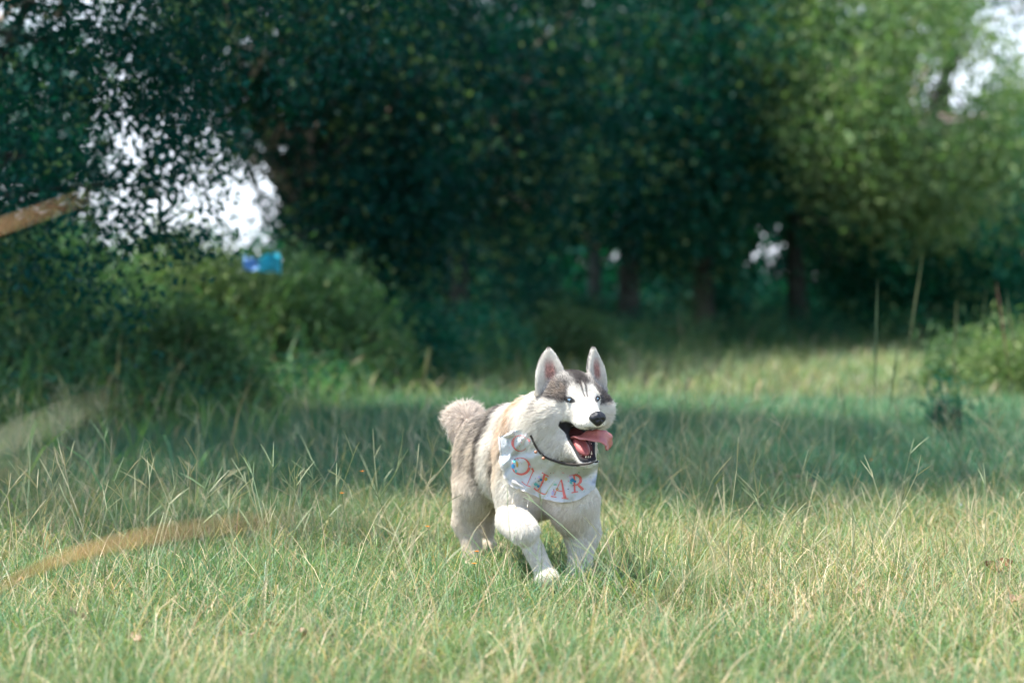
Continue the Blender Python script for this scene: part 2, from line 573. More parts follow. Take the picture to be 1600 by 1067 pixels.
# tree on the left whose low boughs hang into view; its crown spreads overhead and shades the middle of the meadow
tree('broad dark tree leaning in from the left with boughs hanging before the sky', (-5.6, 12.6), 8.5,
     [(-4.6, 12.2, 5.6, 2.6, 2.6, 2.3), (-3.0, 11.5, 4.4, 1.4, 1.6, 1.3), (-6.5, 13, 4, 2, 2, 2), bl(30, 60, 11.6, 1.0, .8, .75), bl(190, 60, 11.5, .8, .6, .55), bl(20, 230, 11.3, .50, .6, .45),
      bl(120, 400, 11.2, .35, .4, .32), bl(190, 430, 11.3, .25, .3, .22), bl(20, 380, 11.2, .3, .4, .35), bl(350, 40, 11.6, .8, .7, .40),
      bl(70, 110, 11.4, .5, .6, .5), bl(60, 10, 11.8, .7, .6, .4), bl(240, 190, 11.4, .42, .5, .30), bl(330, 240, 11.6, .45, .5, .25), bl(170, 290, 11.4, .35, .4, .28), bl(250, 330, 11.6, .35, .4, .22), bl(130, 200, 11.4, .35, .4, .3), bl(215, 265, 11.4, .26, .4, .22), bl(200, 80, 11.4, .50, .4, .35), bl(235, 125, 11.5, .40, .4, .25), bl(150, 130, 11.4, .35, .4, .25), bl(190, 20, 11.6, .5, .5, .3), bl(300, 345, 11.5, .30, .4, .18), bl(560, 10, 12.5, .9, .6, .30)], 1080, 56, .056, DARKLEAF, 101, trunk_r=.24, lean=(.08, -.02), clump_r=.20, yellow=.01,
     holes=((190, 235, 26), (215, 200, 20), (290, 310, 24), (380, 330, 40), (50, 190, 14), (80, 230, 16)), lit_limbs=False)
# trees added out of view, shaped to cast the shade band behind the dog
tree('tall shade tree added out of view left of the meadow', (-6.8, 11.0), 8.0,
     [(-4.6, 10.4, 5.6, 2.4, 1.9, .8), (-2.2, 10.1, 5.4, 1.8, 1.6, .7), (-6.6, 12.4, 6.2, 2.4, 2.2, 1.3), (-1.0, 9.2, 5.6, 2.2, .8, .5), (-4.4, 8.9, 5.6, 2.0, .7, .5), (-3.9, 7.9, 5.6, .9, .6, .4), (-3.3, 7.5, 5.6, .7, .4, .3), (-1.3, 8.5, 5.5, .8, .5, .4)], 620, 42, .13, MIDLEAF, 102, trunk_r=.26, lean=(.15, 0), clump_r=.36)
tree('wide shade tree added out of view over the middle of the meadow', (-5.6, 15.6), 8.0,
     [(-2.6, 13.4, 5.4, 2.2, 1.9, .8), (-.8, 12.6, 5.3, 1.6, 1.8, .7), (-4.8, 13.6, 6.0, 2.2, 1.8, 1.0)], 520, 42, .13, MIDLEAF, 103, trunk_r=.22, lean=(.12, -.05), clump_r=.36)
tree('slender shade tree added out of view over the right of the meadow', (7.4, 10.6), 7.8,
     [(1.2, 11.3, 5.3, 1.8, 1.3, .6), (-.2, 10.2, 5.2, 1.2, .9, .5), (2.8, 11.2, 5.6, 1.2, 1.1, .7), (5.2, 10.8, 6.6, 1.8, 1.4, 1.0), (2.0, 13.5, 5.8, 1.8, 1.0, .5)], 330, 38, .12, MIDLEAF, 104, trunk_r=.16, lean=(-.22, 0), clump_r=.34)
tree('shade tree added behind the left shrubs with a flat crown out of view', (-6.6, 19.0), 9.0,
     [(-3.6, 18.0, 6.4, 1.9, 1.7, .6), (-2.4, 21.5, 7.0, 2.2, 2.2, .7), (-.9, 25.0, 7.4, 2.0, 2.2, .7), (-4.8, 22.0, 6.8, 1.9, 2.2, .7), (-3.4, 25.5, 7.2, 2.0, 2.0, .7)], 640, 40, .14, MIDLEAF, 105, trunk_r=.2, lean=(.15, .1), clump_r=.38)
# a second row, added behind the dark belt to keep sun off the wood floor
for k_b, (xb, yb) in enumerate(((-3.4, 31.0), (1.6, 38.0), (7.2, 42.0))):
    tree(['added shade tree hidden behind the left end of the dark belt', 'added shade tree behind the middle of the dark belt', 'added shade tree behind the right end of the dark belt'][k_b], (xb, yb), 8.5,
         [(xb, yb, 7.2, 4.4, 2.6, 2.2), (xb, yb - 1, 4.6, 3.2, 1.8, 1.4)], 360, 40, .15, DARKLEAF, 110 + k_b, trunk_r=.15, clump_r=.42,
         holes=((1215, 405, 80), (942, 425, 60), (1475, 148, 80)))

# the dark belt of trees across the middle
T = [
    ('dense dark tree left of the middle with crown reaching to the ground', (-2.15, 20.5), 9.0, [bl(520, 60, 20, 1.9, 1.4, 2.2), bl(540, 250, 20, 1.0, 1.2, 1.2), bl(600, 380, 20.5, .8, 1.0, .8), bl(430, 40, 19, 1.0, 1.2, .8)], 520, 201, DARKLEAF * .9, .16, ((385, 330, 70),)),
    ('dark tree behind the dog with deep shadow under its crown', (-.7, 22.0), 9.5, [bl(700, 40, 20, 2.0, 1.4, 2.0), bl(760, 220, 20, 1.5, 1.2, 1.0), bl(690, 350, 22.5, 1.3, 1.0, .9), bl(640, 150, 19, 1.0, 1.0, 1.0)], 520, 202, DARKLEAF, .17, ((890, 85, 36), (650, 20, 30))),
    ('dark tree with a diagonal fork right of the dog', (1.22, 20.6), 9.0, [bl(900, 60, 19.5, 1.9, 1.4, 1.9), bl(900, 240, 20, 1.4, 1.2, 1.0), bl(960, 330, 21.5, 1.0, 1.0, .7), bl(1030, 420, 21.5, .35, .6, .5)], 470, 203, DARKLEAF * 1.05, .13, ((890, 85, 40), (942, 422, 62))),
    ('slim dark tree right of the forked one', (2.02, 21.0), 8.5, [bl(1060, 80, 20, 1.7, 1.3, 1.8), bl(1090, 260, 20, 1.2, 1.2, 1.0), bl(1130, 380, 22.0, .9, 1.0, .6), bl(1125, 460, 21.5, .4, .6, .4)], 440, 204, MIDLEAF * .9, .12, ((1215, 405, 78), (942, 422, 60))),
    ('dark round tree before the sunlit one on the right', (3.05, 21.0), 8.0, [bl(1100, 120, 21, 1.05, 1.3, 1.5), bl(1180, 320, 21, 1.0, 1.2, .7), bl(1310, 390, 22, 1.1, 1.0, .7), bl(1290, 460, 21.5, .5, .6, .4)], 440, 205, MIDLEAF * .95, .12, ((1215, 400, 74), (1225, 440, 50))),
]
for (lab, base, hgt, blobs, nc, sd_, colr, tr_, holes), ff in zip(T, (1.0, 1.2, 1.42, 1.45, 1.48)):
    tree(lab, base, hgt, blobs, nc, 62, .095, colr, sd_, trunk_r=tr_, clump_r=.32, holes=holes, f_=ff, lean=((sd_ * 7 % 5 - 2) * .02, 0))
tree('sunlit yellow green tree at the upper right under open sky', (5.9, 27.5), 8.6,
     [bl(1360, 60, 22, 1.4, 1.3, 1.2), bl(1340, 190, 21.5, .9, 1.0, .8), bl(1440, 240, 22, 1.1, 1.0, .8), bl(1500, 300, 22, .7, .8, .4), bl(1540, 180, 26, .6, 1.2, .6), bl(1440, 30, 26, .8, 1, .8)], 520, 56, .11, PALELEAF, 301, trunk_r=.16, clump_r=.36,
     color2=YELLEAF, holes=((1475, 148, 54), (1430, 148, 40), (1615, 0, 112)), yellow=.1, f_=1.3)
tree('green tree at the right edge with low shaded crown', (7.0, 25.0), 5.2,
     [bl(1570, 370, 24, 1.2, 1.2, .9), bl(1450, 400, 24.5, 1.3, 1.1, .7), bl(1620, 270, 25, .4, .8, .5), bl(1380, 370, 25, 1.0, 1.0, .7)], 460, 58, .10, MIDLEAF * 1.1, 302, trunk_r=.14, clump_r=.32, holes=((1560, 165, 30),), f_=1.3)

# far wood behind everything, one mass
r = np.random.default_rng(88)
cl_ = []
while len(cl_) < 1500:
    d_ = r.uniform(44, 54); px = r.uniform(440, 1900); py = r.uniform(60, 520)
    if px > 1330 and py < 160 + (px - 1330) * .35: continue
    if px < 480 and py < 360: continue
    if math.hypot(px - 1215, py - 400) < 66 or math.hypot(px - 1475, py - 148) < 70 or math.hypot(px - 890, py - 80) < 44 or math.hypot(px - 942, py - 425) < 52: continue
    cl_.append(P(px, py, d_))
for _ in range(500):
    d_ = r.uniform(44, 54); cl_.append(P(r.uniform(-500, 130), r.uniform(60, 500), d_))
for _ in range(300):
    d_ = r.uniform(42, 46); cl_.append(P(r.uniform(-200, 1700), r.uniform(400, 540), d_))
for _ in range(900):
    d_ = r.uniform(40, 52); cl_.append(P(r.uniform(1650, 3600), r.uniform(130, 520), d_))
for _ in range(350):
    d_ = r.uniform(40, 52); cl_.append(P(r.uniform(-1500, -450), r.uniform(100, 520), d_))
cl_ = np.array(cl_)
cl_[:, 2] = np.maximum(cl_[:, 2], .2)
cen = (cl_[:, None, :] + r.normal(0, 1, (len(cl_), 44, 3)) * .48).reshape(-1, 3)
V, F = leaf_cloud(cen, .30, 89, asp=.6)
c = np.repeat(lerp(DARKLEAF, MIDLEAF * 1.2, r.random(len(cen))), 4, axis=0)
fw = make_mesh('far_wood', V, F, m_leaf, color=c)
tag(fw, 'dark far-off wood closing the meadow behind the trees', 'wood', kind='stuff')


# ------------------------------------------------------------------ shrubs and weeds
def shrub(label, px, d, w_, h_, n, color, seed, leaf=.07, group='shrubs along the edge of the meadow', color2=None, name='shrub', cat='shrub', dep=None, yellow=.03):
    r = np.random.default_rng(seed)
    c0 = P(px, 440, d); bx, by = c0[0], d
    root = bpy.data.objects.new(name, None); root.location = (bx, by, 0); root.empty_display_size = .3
    COL.objects.link(root); tag(root, label, cat, group)
    dep = dep or w_ * .7
    st, tips = [], []
    for k in range(14):
        a = r.uniform(0, 6.28); q = r.uniform(.2, 1)
        tip = np.array([bx + math.cos(a) * w_ * q, by + math.sin(a) * dep * q, h_ * r.uniform(.6, 1.05) * (1 - .25 * q)])
        f = np.linspace(0, 1, 6)
        pts = np.array([bx + math.cos(a) * .1, by + math.sin(a) * .1, 0]) * (1 - f[:, None]) + tip * f[:, None] + np.outer(np.sin(f * 3.14) * .12, UP)
        st.append(tube(pts, np.linspace(.014, .004, 6), 5)); tips.append(pts)
    V, F = merge(st)
    make_mesh('stem', V, F, m_bark, root, smooth=True)
    nc = n // 26
    d3 = norm(r.normal(0, 1, (nc, 3))); rad = r.uniform(.2, 1, nc) ** .4
    cc_ = np.stack([bx + d3[:, 0] * w_ * rad, by + d3[:, 1] * dep * rad, np.abs(d3[:, 2]) * h_ * rad * .95 + .05], 1)
    cc_[:, 2] *= 1 + .22 * vnoise(cc_, 2.2, seed)
    cen = (cc_[:, None] + r.normal(0, 1, (nc, 26, 3)) * .12).reshape(-1, 3)
    cen[:, 2] = np.abs(cen[:, 2]) + .02
    V, F = leaf_cloud(cen, leaf * 1.15, seed + 1, droop=-.25, asp=.26)
    c2 = color * 1.7 if color2 is None else color2
    cn = np.repeat(r.random(nc), 26)
    c = lerp(color, c2, np.clip(cn + r.normal(0, .2, len(cen)), 0, 1))
    c = lerp(c, YELLEAF, (r.random(len(cen)) < yellow) * .8)
    c = np.repeat(c * r.uniform(.75, 1.25, (len(cen), 1)), 4, axis=0)
    nb = int(70 + 260 * w_ * h_)                     # long grass and weeds growing up through it
    a_ = r.uniform(0, 6.28, nb); q_ = np.sqrt(r.uniform(.1, 1.15, nb))
    bv, bf, bc = blades(bx + np.cos(a_) * w_ * q_, by + np.sin(a_) * dep * q_, h_ * r.uniform(.5, 1.12, nb) * (1.1 - .4 * q_), r.uniform(.012, .026, nb), 4, 1.2, lean=.18, dry=.10, seed=seed + 3)
    bc = bc * .5 + np.mean(c, axis=0) * .6
    o = make_mesh('foliage', np.concatenate([V, bv]), [F, bf + len(V)], m_leaf, root, color=np.concatenate([c, bc])); o['kind'] = 'stuff'
    return root


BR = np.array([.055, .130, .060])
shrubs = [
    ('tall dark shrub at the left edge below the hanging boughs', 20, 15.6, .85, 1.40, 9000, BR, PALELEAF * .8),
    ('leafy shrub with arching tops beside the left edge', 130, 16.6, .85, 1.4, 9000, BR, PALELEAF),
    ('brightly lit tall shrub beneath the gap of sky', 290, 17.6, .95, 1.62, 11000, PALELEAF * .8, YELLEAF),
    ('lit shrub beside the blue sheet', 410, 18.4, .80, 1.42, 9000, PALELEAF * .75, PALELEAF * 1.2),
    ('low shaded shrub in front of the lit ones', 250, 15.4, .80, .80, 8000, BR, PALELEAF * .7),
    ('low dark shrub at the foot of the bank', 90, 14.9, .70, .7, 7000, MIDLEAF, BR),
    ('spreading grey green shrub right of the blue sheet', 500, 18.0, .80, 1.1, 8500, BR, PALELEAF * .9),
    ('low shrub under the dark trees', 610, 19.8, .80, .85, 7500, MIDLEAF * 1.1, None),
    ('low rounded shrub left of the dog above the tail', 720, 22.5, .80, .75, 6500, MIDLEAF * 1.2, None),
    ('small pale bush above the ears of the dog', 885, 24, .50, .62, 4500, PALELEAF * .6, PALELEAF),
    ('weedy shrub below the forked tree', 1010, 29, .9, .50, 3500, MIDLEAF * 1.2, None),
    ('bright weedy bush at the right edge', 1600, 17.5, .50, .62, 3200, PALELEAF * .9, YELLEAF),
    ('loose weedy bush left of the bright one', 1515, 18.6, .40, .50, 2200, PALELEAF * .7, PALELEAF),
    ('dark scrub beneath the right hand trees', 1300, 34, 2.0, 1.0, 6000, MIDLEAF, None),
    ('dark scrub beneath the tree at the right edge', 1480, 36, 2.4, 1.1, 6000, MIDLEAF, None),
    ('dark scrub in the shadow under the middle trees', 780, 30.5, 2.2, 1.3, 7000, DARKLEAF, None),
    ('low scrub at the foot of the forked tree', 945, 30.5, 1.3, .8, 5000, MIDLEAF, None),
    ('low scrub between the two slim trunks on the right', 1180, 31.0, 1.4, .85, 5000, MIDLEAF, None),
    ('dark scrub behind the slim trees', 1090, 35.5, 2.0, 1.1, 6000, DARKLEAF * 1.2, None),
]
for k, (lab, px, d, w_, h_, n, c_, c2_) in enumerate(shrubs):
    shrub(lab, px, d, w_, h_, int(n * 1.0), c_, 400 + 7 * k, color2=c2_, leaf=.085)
shrub('small dark tuft of weeds standing alone in the sunlit grass', 1482, 13.6, .085, .24, 700, MIDLEAF, 470, leaf=.05, group=None, name='weed_tuft', cat='weed')

# rank weeds along the whole foot of the bank, running on behind the dog
r = np.random.default_rng(321)
def bank(n, h0, h1, spread, seed, w0, green):
    px_ = r.uniform(-120, 1560, n)
    d_ = np.interp(px_, [-120, 0, 200, 400, 560, 700, 850, 1100, 1300, 1560], [14.6, 14.9, 15.3, 16.6, 18.5, 21, 25, 29.5, 31, 32]) + r.normal(0, spread, n)
    x_ = (px_ - 800) / FPX * d_
    k_ = vnoise(np.stack([x_, d_, x_ * 0], 1), .9, 33)
    keep_ = k_ > -.35
    x_, d_, px_ = x_[keep_], d_[keep_], px_[keep_]
    hh = r.uniform(h0, h1, len(x_)) * (1 + .6 * k_[keep_]) * np.interp(px_, [0, 700, 1560], [1.15, .9, .7])
    return blades(x_, d_, hh, r.uniform(w0, w0 * 2, len(x_)), 4, 1.5, lean=.25, dry=.10, seed=seed, green=green)
parts = [bank(9000, .30, .75, .9, 5, .009, np.array([.8, .95, .9])), bank(5000, .2, .5, 2.2, 6, .009, np.array([1.1, 1.1, .9]))]
# leafy weed tops
V0, F0, C0 = parts[0]
tips = V0.reshape(-1, 5, 2, 3)[::2, 3, 0]
cen = (tips[:, None] + r.normal(0, 1, (len(tips), 5, 3)) * .06).reshape(-1, 3)
cen[:, 2] = np.maximum(cen[:, 2], .05)
V1, F1 = leaf_cloud(cen, .075, 7, droop=-.1, asp=.4)
C1 = np.repeat(lerp(MIDLEAF * 1.3, PALELEAF, np.clip(r.random(len(cen)) * .6 + .4 * vnoise(cen, 1.2, 4), 0, 1)), 4, axis=0)
V2, F2, C2 = parts[1]
wd_ = make_mesh('undergrowth', np.concatenate([V0, V1, V2]), [F0, F1 + len(V0), F2 + len(V0) + len(V1)], m_leaf, color=np.concatenate([C0, C1, C2]))
tag(wd_, 'rank weeds and tall grass along the foot of the shrubs and trees', 'undergrowth', kind='stuff')

# bright blue sheet caught in the shrubs
r = np.random.default_rng(9)
gu, gv = np.meshgrid(np.linspace(0, 1, 22), np.linspace(0, 1, 14), indexing='ij')
q = np.stack([gu * 7, gv * 5, gu * 0], -1).reshape(-1, 3)
cr_ = vnoise(q, 1.0, 3) + .5 * vnoise(q, 2.4, 4)
p0 = P(410, 412, 16.9)
for (u0, u1, w_, h_, dx, cb_) in ((0, .42, .14, .10, -.115, (.10, .36, .80)), (.45, 1, .17, .155, .045, (.02, .46, .72))):
    pass
V = np.stack([p0[0] + (gu.ravel() - .5) * .31, p0[1] + cr_ * .05, p0[2] + (gv.ravel() - .5) * (.10 + .07 * smoothstep(.35, .6, gu.ravel())) * (1 - .5 * np.exp(-((gu.ravel() - .38) / .08) ** 2)) + .02 * cr_], 1)
ii = np.arange(22 * 14).reshape(22, 14)
F = np.stack([ii[:-1, :-1], ii[1:, :-1], ii[1:, 1:], ii[:-1, 1:]], -1).reshape(-1, 4)
n0 = len(V)
V = np.concatenate([V, V + np.array([0, .006, 0])]); F = np.concatenate([F, F[:, ::-1] + n0])
m_blue = mat_leaf('blue_plastic', trans=.35, rough=.3, spec=.5, tcol=(1, 1, 1))
cb = np.where((V[:, 0] - p0[0] < -.035)[:, None], np.array([.22, .50, .90]), np.array([.06, .62, .80]))
tag(make_mesh('plastic_sheet', V, F, m_blue, smooth=True, color=cb), 'small crumpled bright blue plastic sheet caught in the shrubs', 'plastic sheet')

# ------------------------------------------------------------------ single tall stalks
def long_blade(name, label, pts, w0, color, cat, group=None, seed=1, flat=True):
    """One long curved leaf blade or stalk with a raised midrib."""
    c = np.array(pts, float)
    t = np.concatenate([[0], np.cumsum(np.linalg.norm(np.diff(c, axis=0), axis=1))]); t /= t[-1]
    f = np.linspace(0, 1, 28)
    # smooth through the control points
    ctr = np.stack([np.interp(f, t, c[:, k]) for k in range(3)], 1)
    for _ in range(10): ctr[1:-1] = (ctr[:-2] + ctr[2:] + 2 * ctr[1:-1]) / 4
    tg = norm(np.gradient(ctr, axis=0))
    s = norm(np.cross(tg, np.array([0, 1.0, .15])))
    wv = w0 * (.12 + .88 * smoothstep(.35, .85, f)) * (1 - f ** 4 * .95) * .5
    nrm_ = np.cross(s, tg)
    V = np.concatenate([ctr - s * wv[:, None], ctr + nrm_ * (wv * .35)[:, None], ctr + s * wv[:, None], ctr - nrm_ * (wv * .12)[:, None]])
    n = len(f); i = np.arange(n - 1)
    F = np.concatenate([np.stack([a * n + i, a * n + i + 1, ((a + 1) % 4) * n + i + 1, ((a + 1) % 4) * n + i], 1) for a in range(4)])
    col = np.tile(color, (len(V), 1)) * (1 + .15 * vnoise(V, 40, seed))[:, None]
    return tag(make_mesh(name, V, F, m_grass, smooth=True, color=col), label, cat, group)


ORANGE = np.array([.52, .30, .11])
G0 = 'tall grass stems close to the camera'
def near(ctrl):
    return [P(px, py, d) for px, py, d in ctrl]
long_blade('tall_grass', 'blurred orange grass stem slanting up in front of the sky at the left edge', [np.array([-1.05, 1.95, 0])] + near([(-420, 500, 2.4), (-150, 405, 2.45), (0, 357, 2.5), (70, 332, 2.5), (140, 306, 2.5)]), .015, ORANGE * 1.2, 'grass stem', G0, 2)
long_blade('tall_grass', 'blurred grey green grass stem slanting out of the shade on the left', [np.array([-1.0, 2.0, 0])] + near([(-330, 860, 1.8), (-120, 740, 1.8), (0, 688, 1.8), (90, 648, 1.8), (185, 618, 1.8)]), .021, np.array([.40, .42, .28]), 'grass stem', G0, 3)
long_blade('tall_grass', 'blurred orange dry grass blade arching over the lit grass at lower left', [np.array([-1.15, 4.3, 0])] + near([(-60, 960, 3.6), (20, 900, 3.2), (110, 868, 2.8), (210, 838, 2.5), (310, 816, 2.35), (400, 808, 2.3), (470, 806, 2.3)]), .017, np.array([.62, .42, .21]), 'grass blade', G0, 4)
long_blade('tall_grass', 'faint blurred dry blade at the left edge above the orange one', [np.array([-1.1, 2.1, 0])] + near([(-200, 790, 2.0), (-60, 740, 2.0), (40, 722, 2.0), (150, 706, 2.0)]), .011, np.array([.36, .28, .14]), 'grass blade', G0, 5)
long_blade('tall_grass', 'faint blurred upright green stem right of the dog', [P(1092, 1000, 1.7) * np.array([1, 1, 0])] + near([(1095, 1000, 1.7), (1088, 800, 1.7), (1085, 600, 1.7), (1082, 420, 1.7)]), .0075, np.array([.17, .22, .08]), 'grass stem', G0, 6)
long_blade('tall_grass', 'pale blurred blade lying low across the grass at lower right', [P(960, 980, 3.0) * np.array([1, 1, 0])] + near([(1010, 900, 3.0), (1080, 885, 3.0), (1170, 872, 3.0), (1260, 905, 3.0)]), .007, np.array([.36, .36, .20]), 'grass blade', G0, 7)
long_blade('tall_grass', 'blurred grey leaf blade at the bottom left of centre', [P(395, 1067, 3.2) * np.array([1, 1, 0])] + near([(400, 1067, 3.2), (425, 1010, 3.2), (450, 970, 3.2), (482, 940, 3.2)]), .009, np.array([.24, .30, .24]), 'grass blade', G0, 8)

G1 = 'tall reedy stalks standing in the meadow'
def far_st(label, px0, py0, px1, py1, d, w_, col, sd_, bendx=0):
    b = P(px0, py0, d); b[2] = 0.0
    tpt = P(px1, py1, d)
    mid = (b + tpt) / 2 + np.array([bendx, 0, 0])
    return long_blade('grass_stalk', label, [b, mid, tpt], w_, col, 'grass stalk', G1, sd_)
DG = np.array([.10, .15, .07]); LG = np.array([.30, .33, .16])
far_st('tallest upright stalk right of the dog', 1364, 690, 1371, 436, 10.8, .022, DG * 1.3, 1)
far_st('dark stalk leaning right beside the tallest one', 1376, 690, 1405, 525, 10.8, .014, DG, 2)
far_st('short crooked dark stalk left of the tallest one', 1330, 650, 1312, 596, 11.5, .012, DG, 3, .01)
far_st('pale feathery stalk curving against the dark trees', 1405, 640, 1442, 395, 12.5, .022, LG, 4, -.02)
far_st('seeding stalk above the bright weeds on the right', 1487, 600, 1495, 468, 14.5, .030, LG * .9, 5)
far_st('reddish stalk near the right edge', 1590, 600, 1556, 438, 14.5, .026, np.array([.40, .22, .15]), 6)
far_st('pale stalk rising at the right edge', 1600, 620, 1572, 452, 14.0, .022, LG, 7)
far_st('dark stalk among the weeds right of the tall pair', 1520, 640, 1542, 440, 15.0, .016, DG, 8)
far_st('pale club shaped stalk standing left of the dog', 655, 600, 672, 540, 16.0, .055, LG * .6, 9)
far_st('yellowish leafy stalk above the seeding grass', 1135, 600, 1142, 545, 18.0, .04, LG, 10)

# ------------------------------------------------------------------ dead leaves, litter, small flowers
m_dead = mat_leaf('dead_leaf', trans=.2, rough=.8, spec=.1, tcol=(1.1, .9, .7))
def dead_leaf(px, py, size, color, label, group, seed, lift=.05, d=None):
    r = np.random.default_rng(seed)
    p = GP(px, py + 6) if d is None else P(px, py, d)
    n = 7
    gu, gv = np.meshgrid(np.linspace(-1, 1, n), np.linspace(-1, 1, 5), indexing='ij')
    wv = .45 * np.sqrt(np.clip(1 - gu ** 2, 0, 1)) + .02
    loc = np.stack([gu, gv * wv, .35 * gv ** 2 + .25 * gu ** 2 + .1 * np.sin(gu * 5)], -1).reshape(-1, 3) * size * .5
    a = r.uniform(0, 6.28); b_ = r.uniform(-.6, .6)
    R_ = np.array(Matrix.Rotation(a, 3, 'Z') @ Matrix.Rotation(b_, 3, 'X') @ Matrix.Rotation(r.uniform(-.5, .5), 3, 'Y'))
    V = loc @ R_.T + np.array([p[0], p[1], max(p[2], 0) + lift])
    ii = np.arange(n * 5).reshape(n, 5)
    F = np.stack([ii[:-1, :-1], ii[1:, :-1], ii[1:, 1:], ii[:-1, 1:]], -1).reshape(-1, 4)
    n0 = len(V)
    V = np.concatenate([V, V - np.array([0, 0, .0015])]); F = np.concatenate([F, F[:, ::-1] + n0])
    col = np.tile(color, (len(V), 1)) * (1 + .25 * vnoise(V, 60, seed))[:, None]
    return tag(make_mesh('dead_leaf', V, F, m_dead, smooth=True, color=col), label, 'dead leaf', group)
PK = np.array([.50, .36, .27]); BRN = np.array([.28, .15, .08])
DL = ['largest pinkish dead leaf in the patch right of the dog', 'curled dead leaf at the right of the pinkish patch', 'pinkish dead leaf at the left of the patch right of the dog',
      'small dead leaf lying apart left of the pinkish patch', 'small dead leaf at the far right of the pinkish patch', 'small dead leaf just below the largest pinkish one']
GL = 'curled dead leaves on the shade line right of the dog'
for k, (px, py, sz, col) in enumerate([(1212, 758, .085, PK), (1240, 760, .07, PK * .9), (1192, 770, .07, PK), (1150, 772, .05, PK * .8), (1265, 765, .05, PK * .8), (1226, 772, .05, PK)]):
    dead_leaf(px, py, sz, col, DL[k], GL, 500 + k, lift=.06)
GS = 'dead leaves scattered in the lit grass'
for k, (px, py, sz, col, lab) in enumerate([(1500, 803, .034, np.array([.75, .75, .78]), 'small white scrap shining in the grass at the right'),
                                            (1250, 838, .06, PK * 1.2, 'pale curled dead leaf below the pinkish patch'), (1460, 808, .05, PK, 'pinkish dead leaf left of the white scrap'),
                                            (1560, 905, .10, BRN, 'large brown curled dead leaf near the right edge'), (1568, 915, .07, BRN * .8, 'darker brown dead leaf touching the large one'),
                                            (470, 1018, .07, PK * 1.2, 'pinkish dead leaf at the bottom left of centre'), (215, 1022, .05, PK * 1.4, 'small pale dead leaf at the bottom left'),
                                            (385, 1018, .045, PK, 'small pink dead leaf between the two at bottom left'), (425, 1000, .05, BRN, 'brown dead leaf beside the grey blade'),
                                            (120, 985, .06, PK * 1.1, 'tan dead leaf low at the left edge'), (1340, 945, .05, PK * 1.2, 'tan dead leaf in the lower right grass'),
                                            (1590, 960, .06, PK, 'pinkish dead leaf at the right edge')]):
    dead_leaf(px, py, sz, col, lab, GS, 520 + k, lift=.055)

m_stemg = mat_plain('flower_stem', (.14, .19, .07), rough=.7)
m_flower = mat_plain('orange_petals', (.62, .20, .02), rough=.7)
for k, (px, py, d) in enumerate([(566, 737, 7.3), (534, 771, 7.3), (668, 823, 7.0), (741, 881, 6.4), (745, 862, 6.5), (1361, 719, 9.0)]):
    p = P(px, py, d)
    root = bpy.data.objects.new('flower', None); root.location = (p[0], p[1], 0); COL.objects.link(root)
    tag(root, ['small orange flower highest left of the dog', 'small orange flower just below the highest one', 'orange flower beside the haunch of the dog', 'orange flower head low before the hind leg',
               'orange flower head just above the lowest one', 'small orange flower in the shade far right of the dog'][k], 'flower', 'small orange flowers in the grass')
    f = np.linspace(0, 1, 5)
    V, F = tube(np.stack([p[0] + .01 * np.sin(f * 3), p[1] + 0 * f, p[2] * f], 1), .0011, 5)
    make_mesh('stem', V, F, m_stemg, root)
    pv, pf = [], []
    for j in range(8):
        a = j * math.pi / 4
        e = np.array([math.cos(a), math.sin(a) * .8, .35]); e /= np.linalg.norm(e)
        s = np.cross(e, UP); s /= np.linalg.norm(s)
        q = np.array([p - s * .0015, p + e * .006 - s * .003, p + e * .0105, p + e * .006 + s * .003, p + s * .0015])
        pv.append(q)
        pf.append(np.array([(0, 1, 3, 4)]) + 5 * j); pf.append(np.array([(1, 2, 3, 3)]) + 5 * j)
    V = np.concatenate(pv)
    Fq_ = np.array([(5 * j, 5 * j + 1, 5 * j + 3, 5 * j + 4) for j in range(8)]); Ft_ = np.array([(5 * j + 1, 5 * j + 2, 5 * j + 3) for j in range(8)])
    make_mesh('petals', V, [Fq_, Ft_], m_flower, root)
# ------------------------------------------------------------------ the dog
# Body frame: s forward (towards the camera and to the right), t sideways, z up.
DO = np.array([0.012, 7.0, 0.0])
FB = np.array([0.5, -0.866, 0.0])
TB = np.array([0.866, 0.5, 0.0])
UP = np.array([0.0, 0.0, 1.0])


def B(s, t, z):
    return DO + FB * s + TB * t + UP * z


# Head frame: a sideways (towards the picture's right), b forward along the muzzle, c up.
YAW = math.radians(25)
HB = norm(np.array([math.sin(YAW), -math.cos(YAW), -0.04]))
HA = norm(np.array([math.cos(YAW), math.sin(YAW), 0.0]))
HC = np.cross(HA, HB) * -1
if HC[2] < 0: HC = -HC
HO = P(897, 630, 6.60)


def Hd(a, b, c):
    return HO + HA * a + HB * b + HC * c


PR = []     # primitives: dict(kind, group, k, ...)


def ell(g, c, r, ax=None, k=0.04, op='add'):
    ax = np.array([FB, TB, UP]) if ax is None else np.array(ax)
    PR.append(dict(t='e', g=g, c=np.asarray(c, float), r=np.asarray(r, float), ax=ax, k=k, op=op))


def cone(g, a, b, ra, rb, k=0.03, op='add'):
    PR.append(dict(t='c', g=g, a=np.asarray(a, float), b=np.asarray(b, float), ra=ra, rb=rb, k=k, op=op))


HX = (HA, HB, HC)
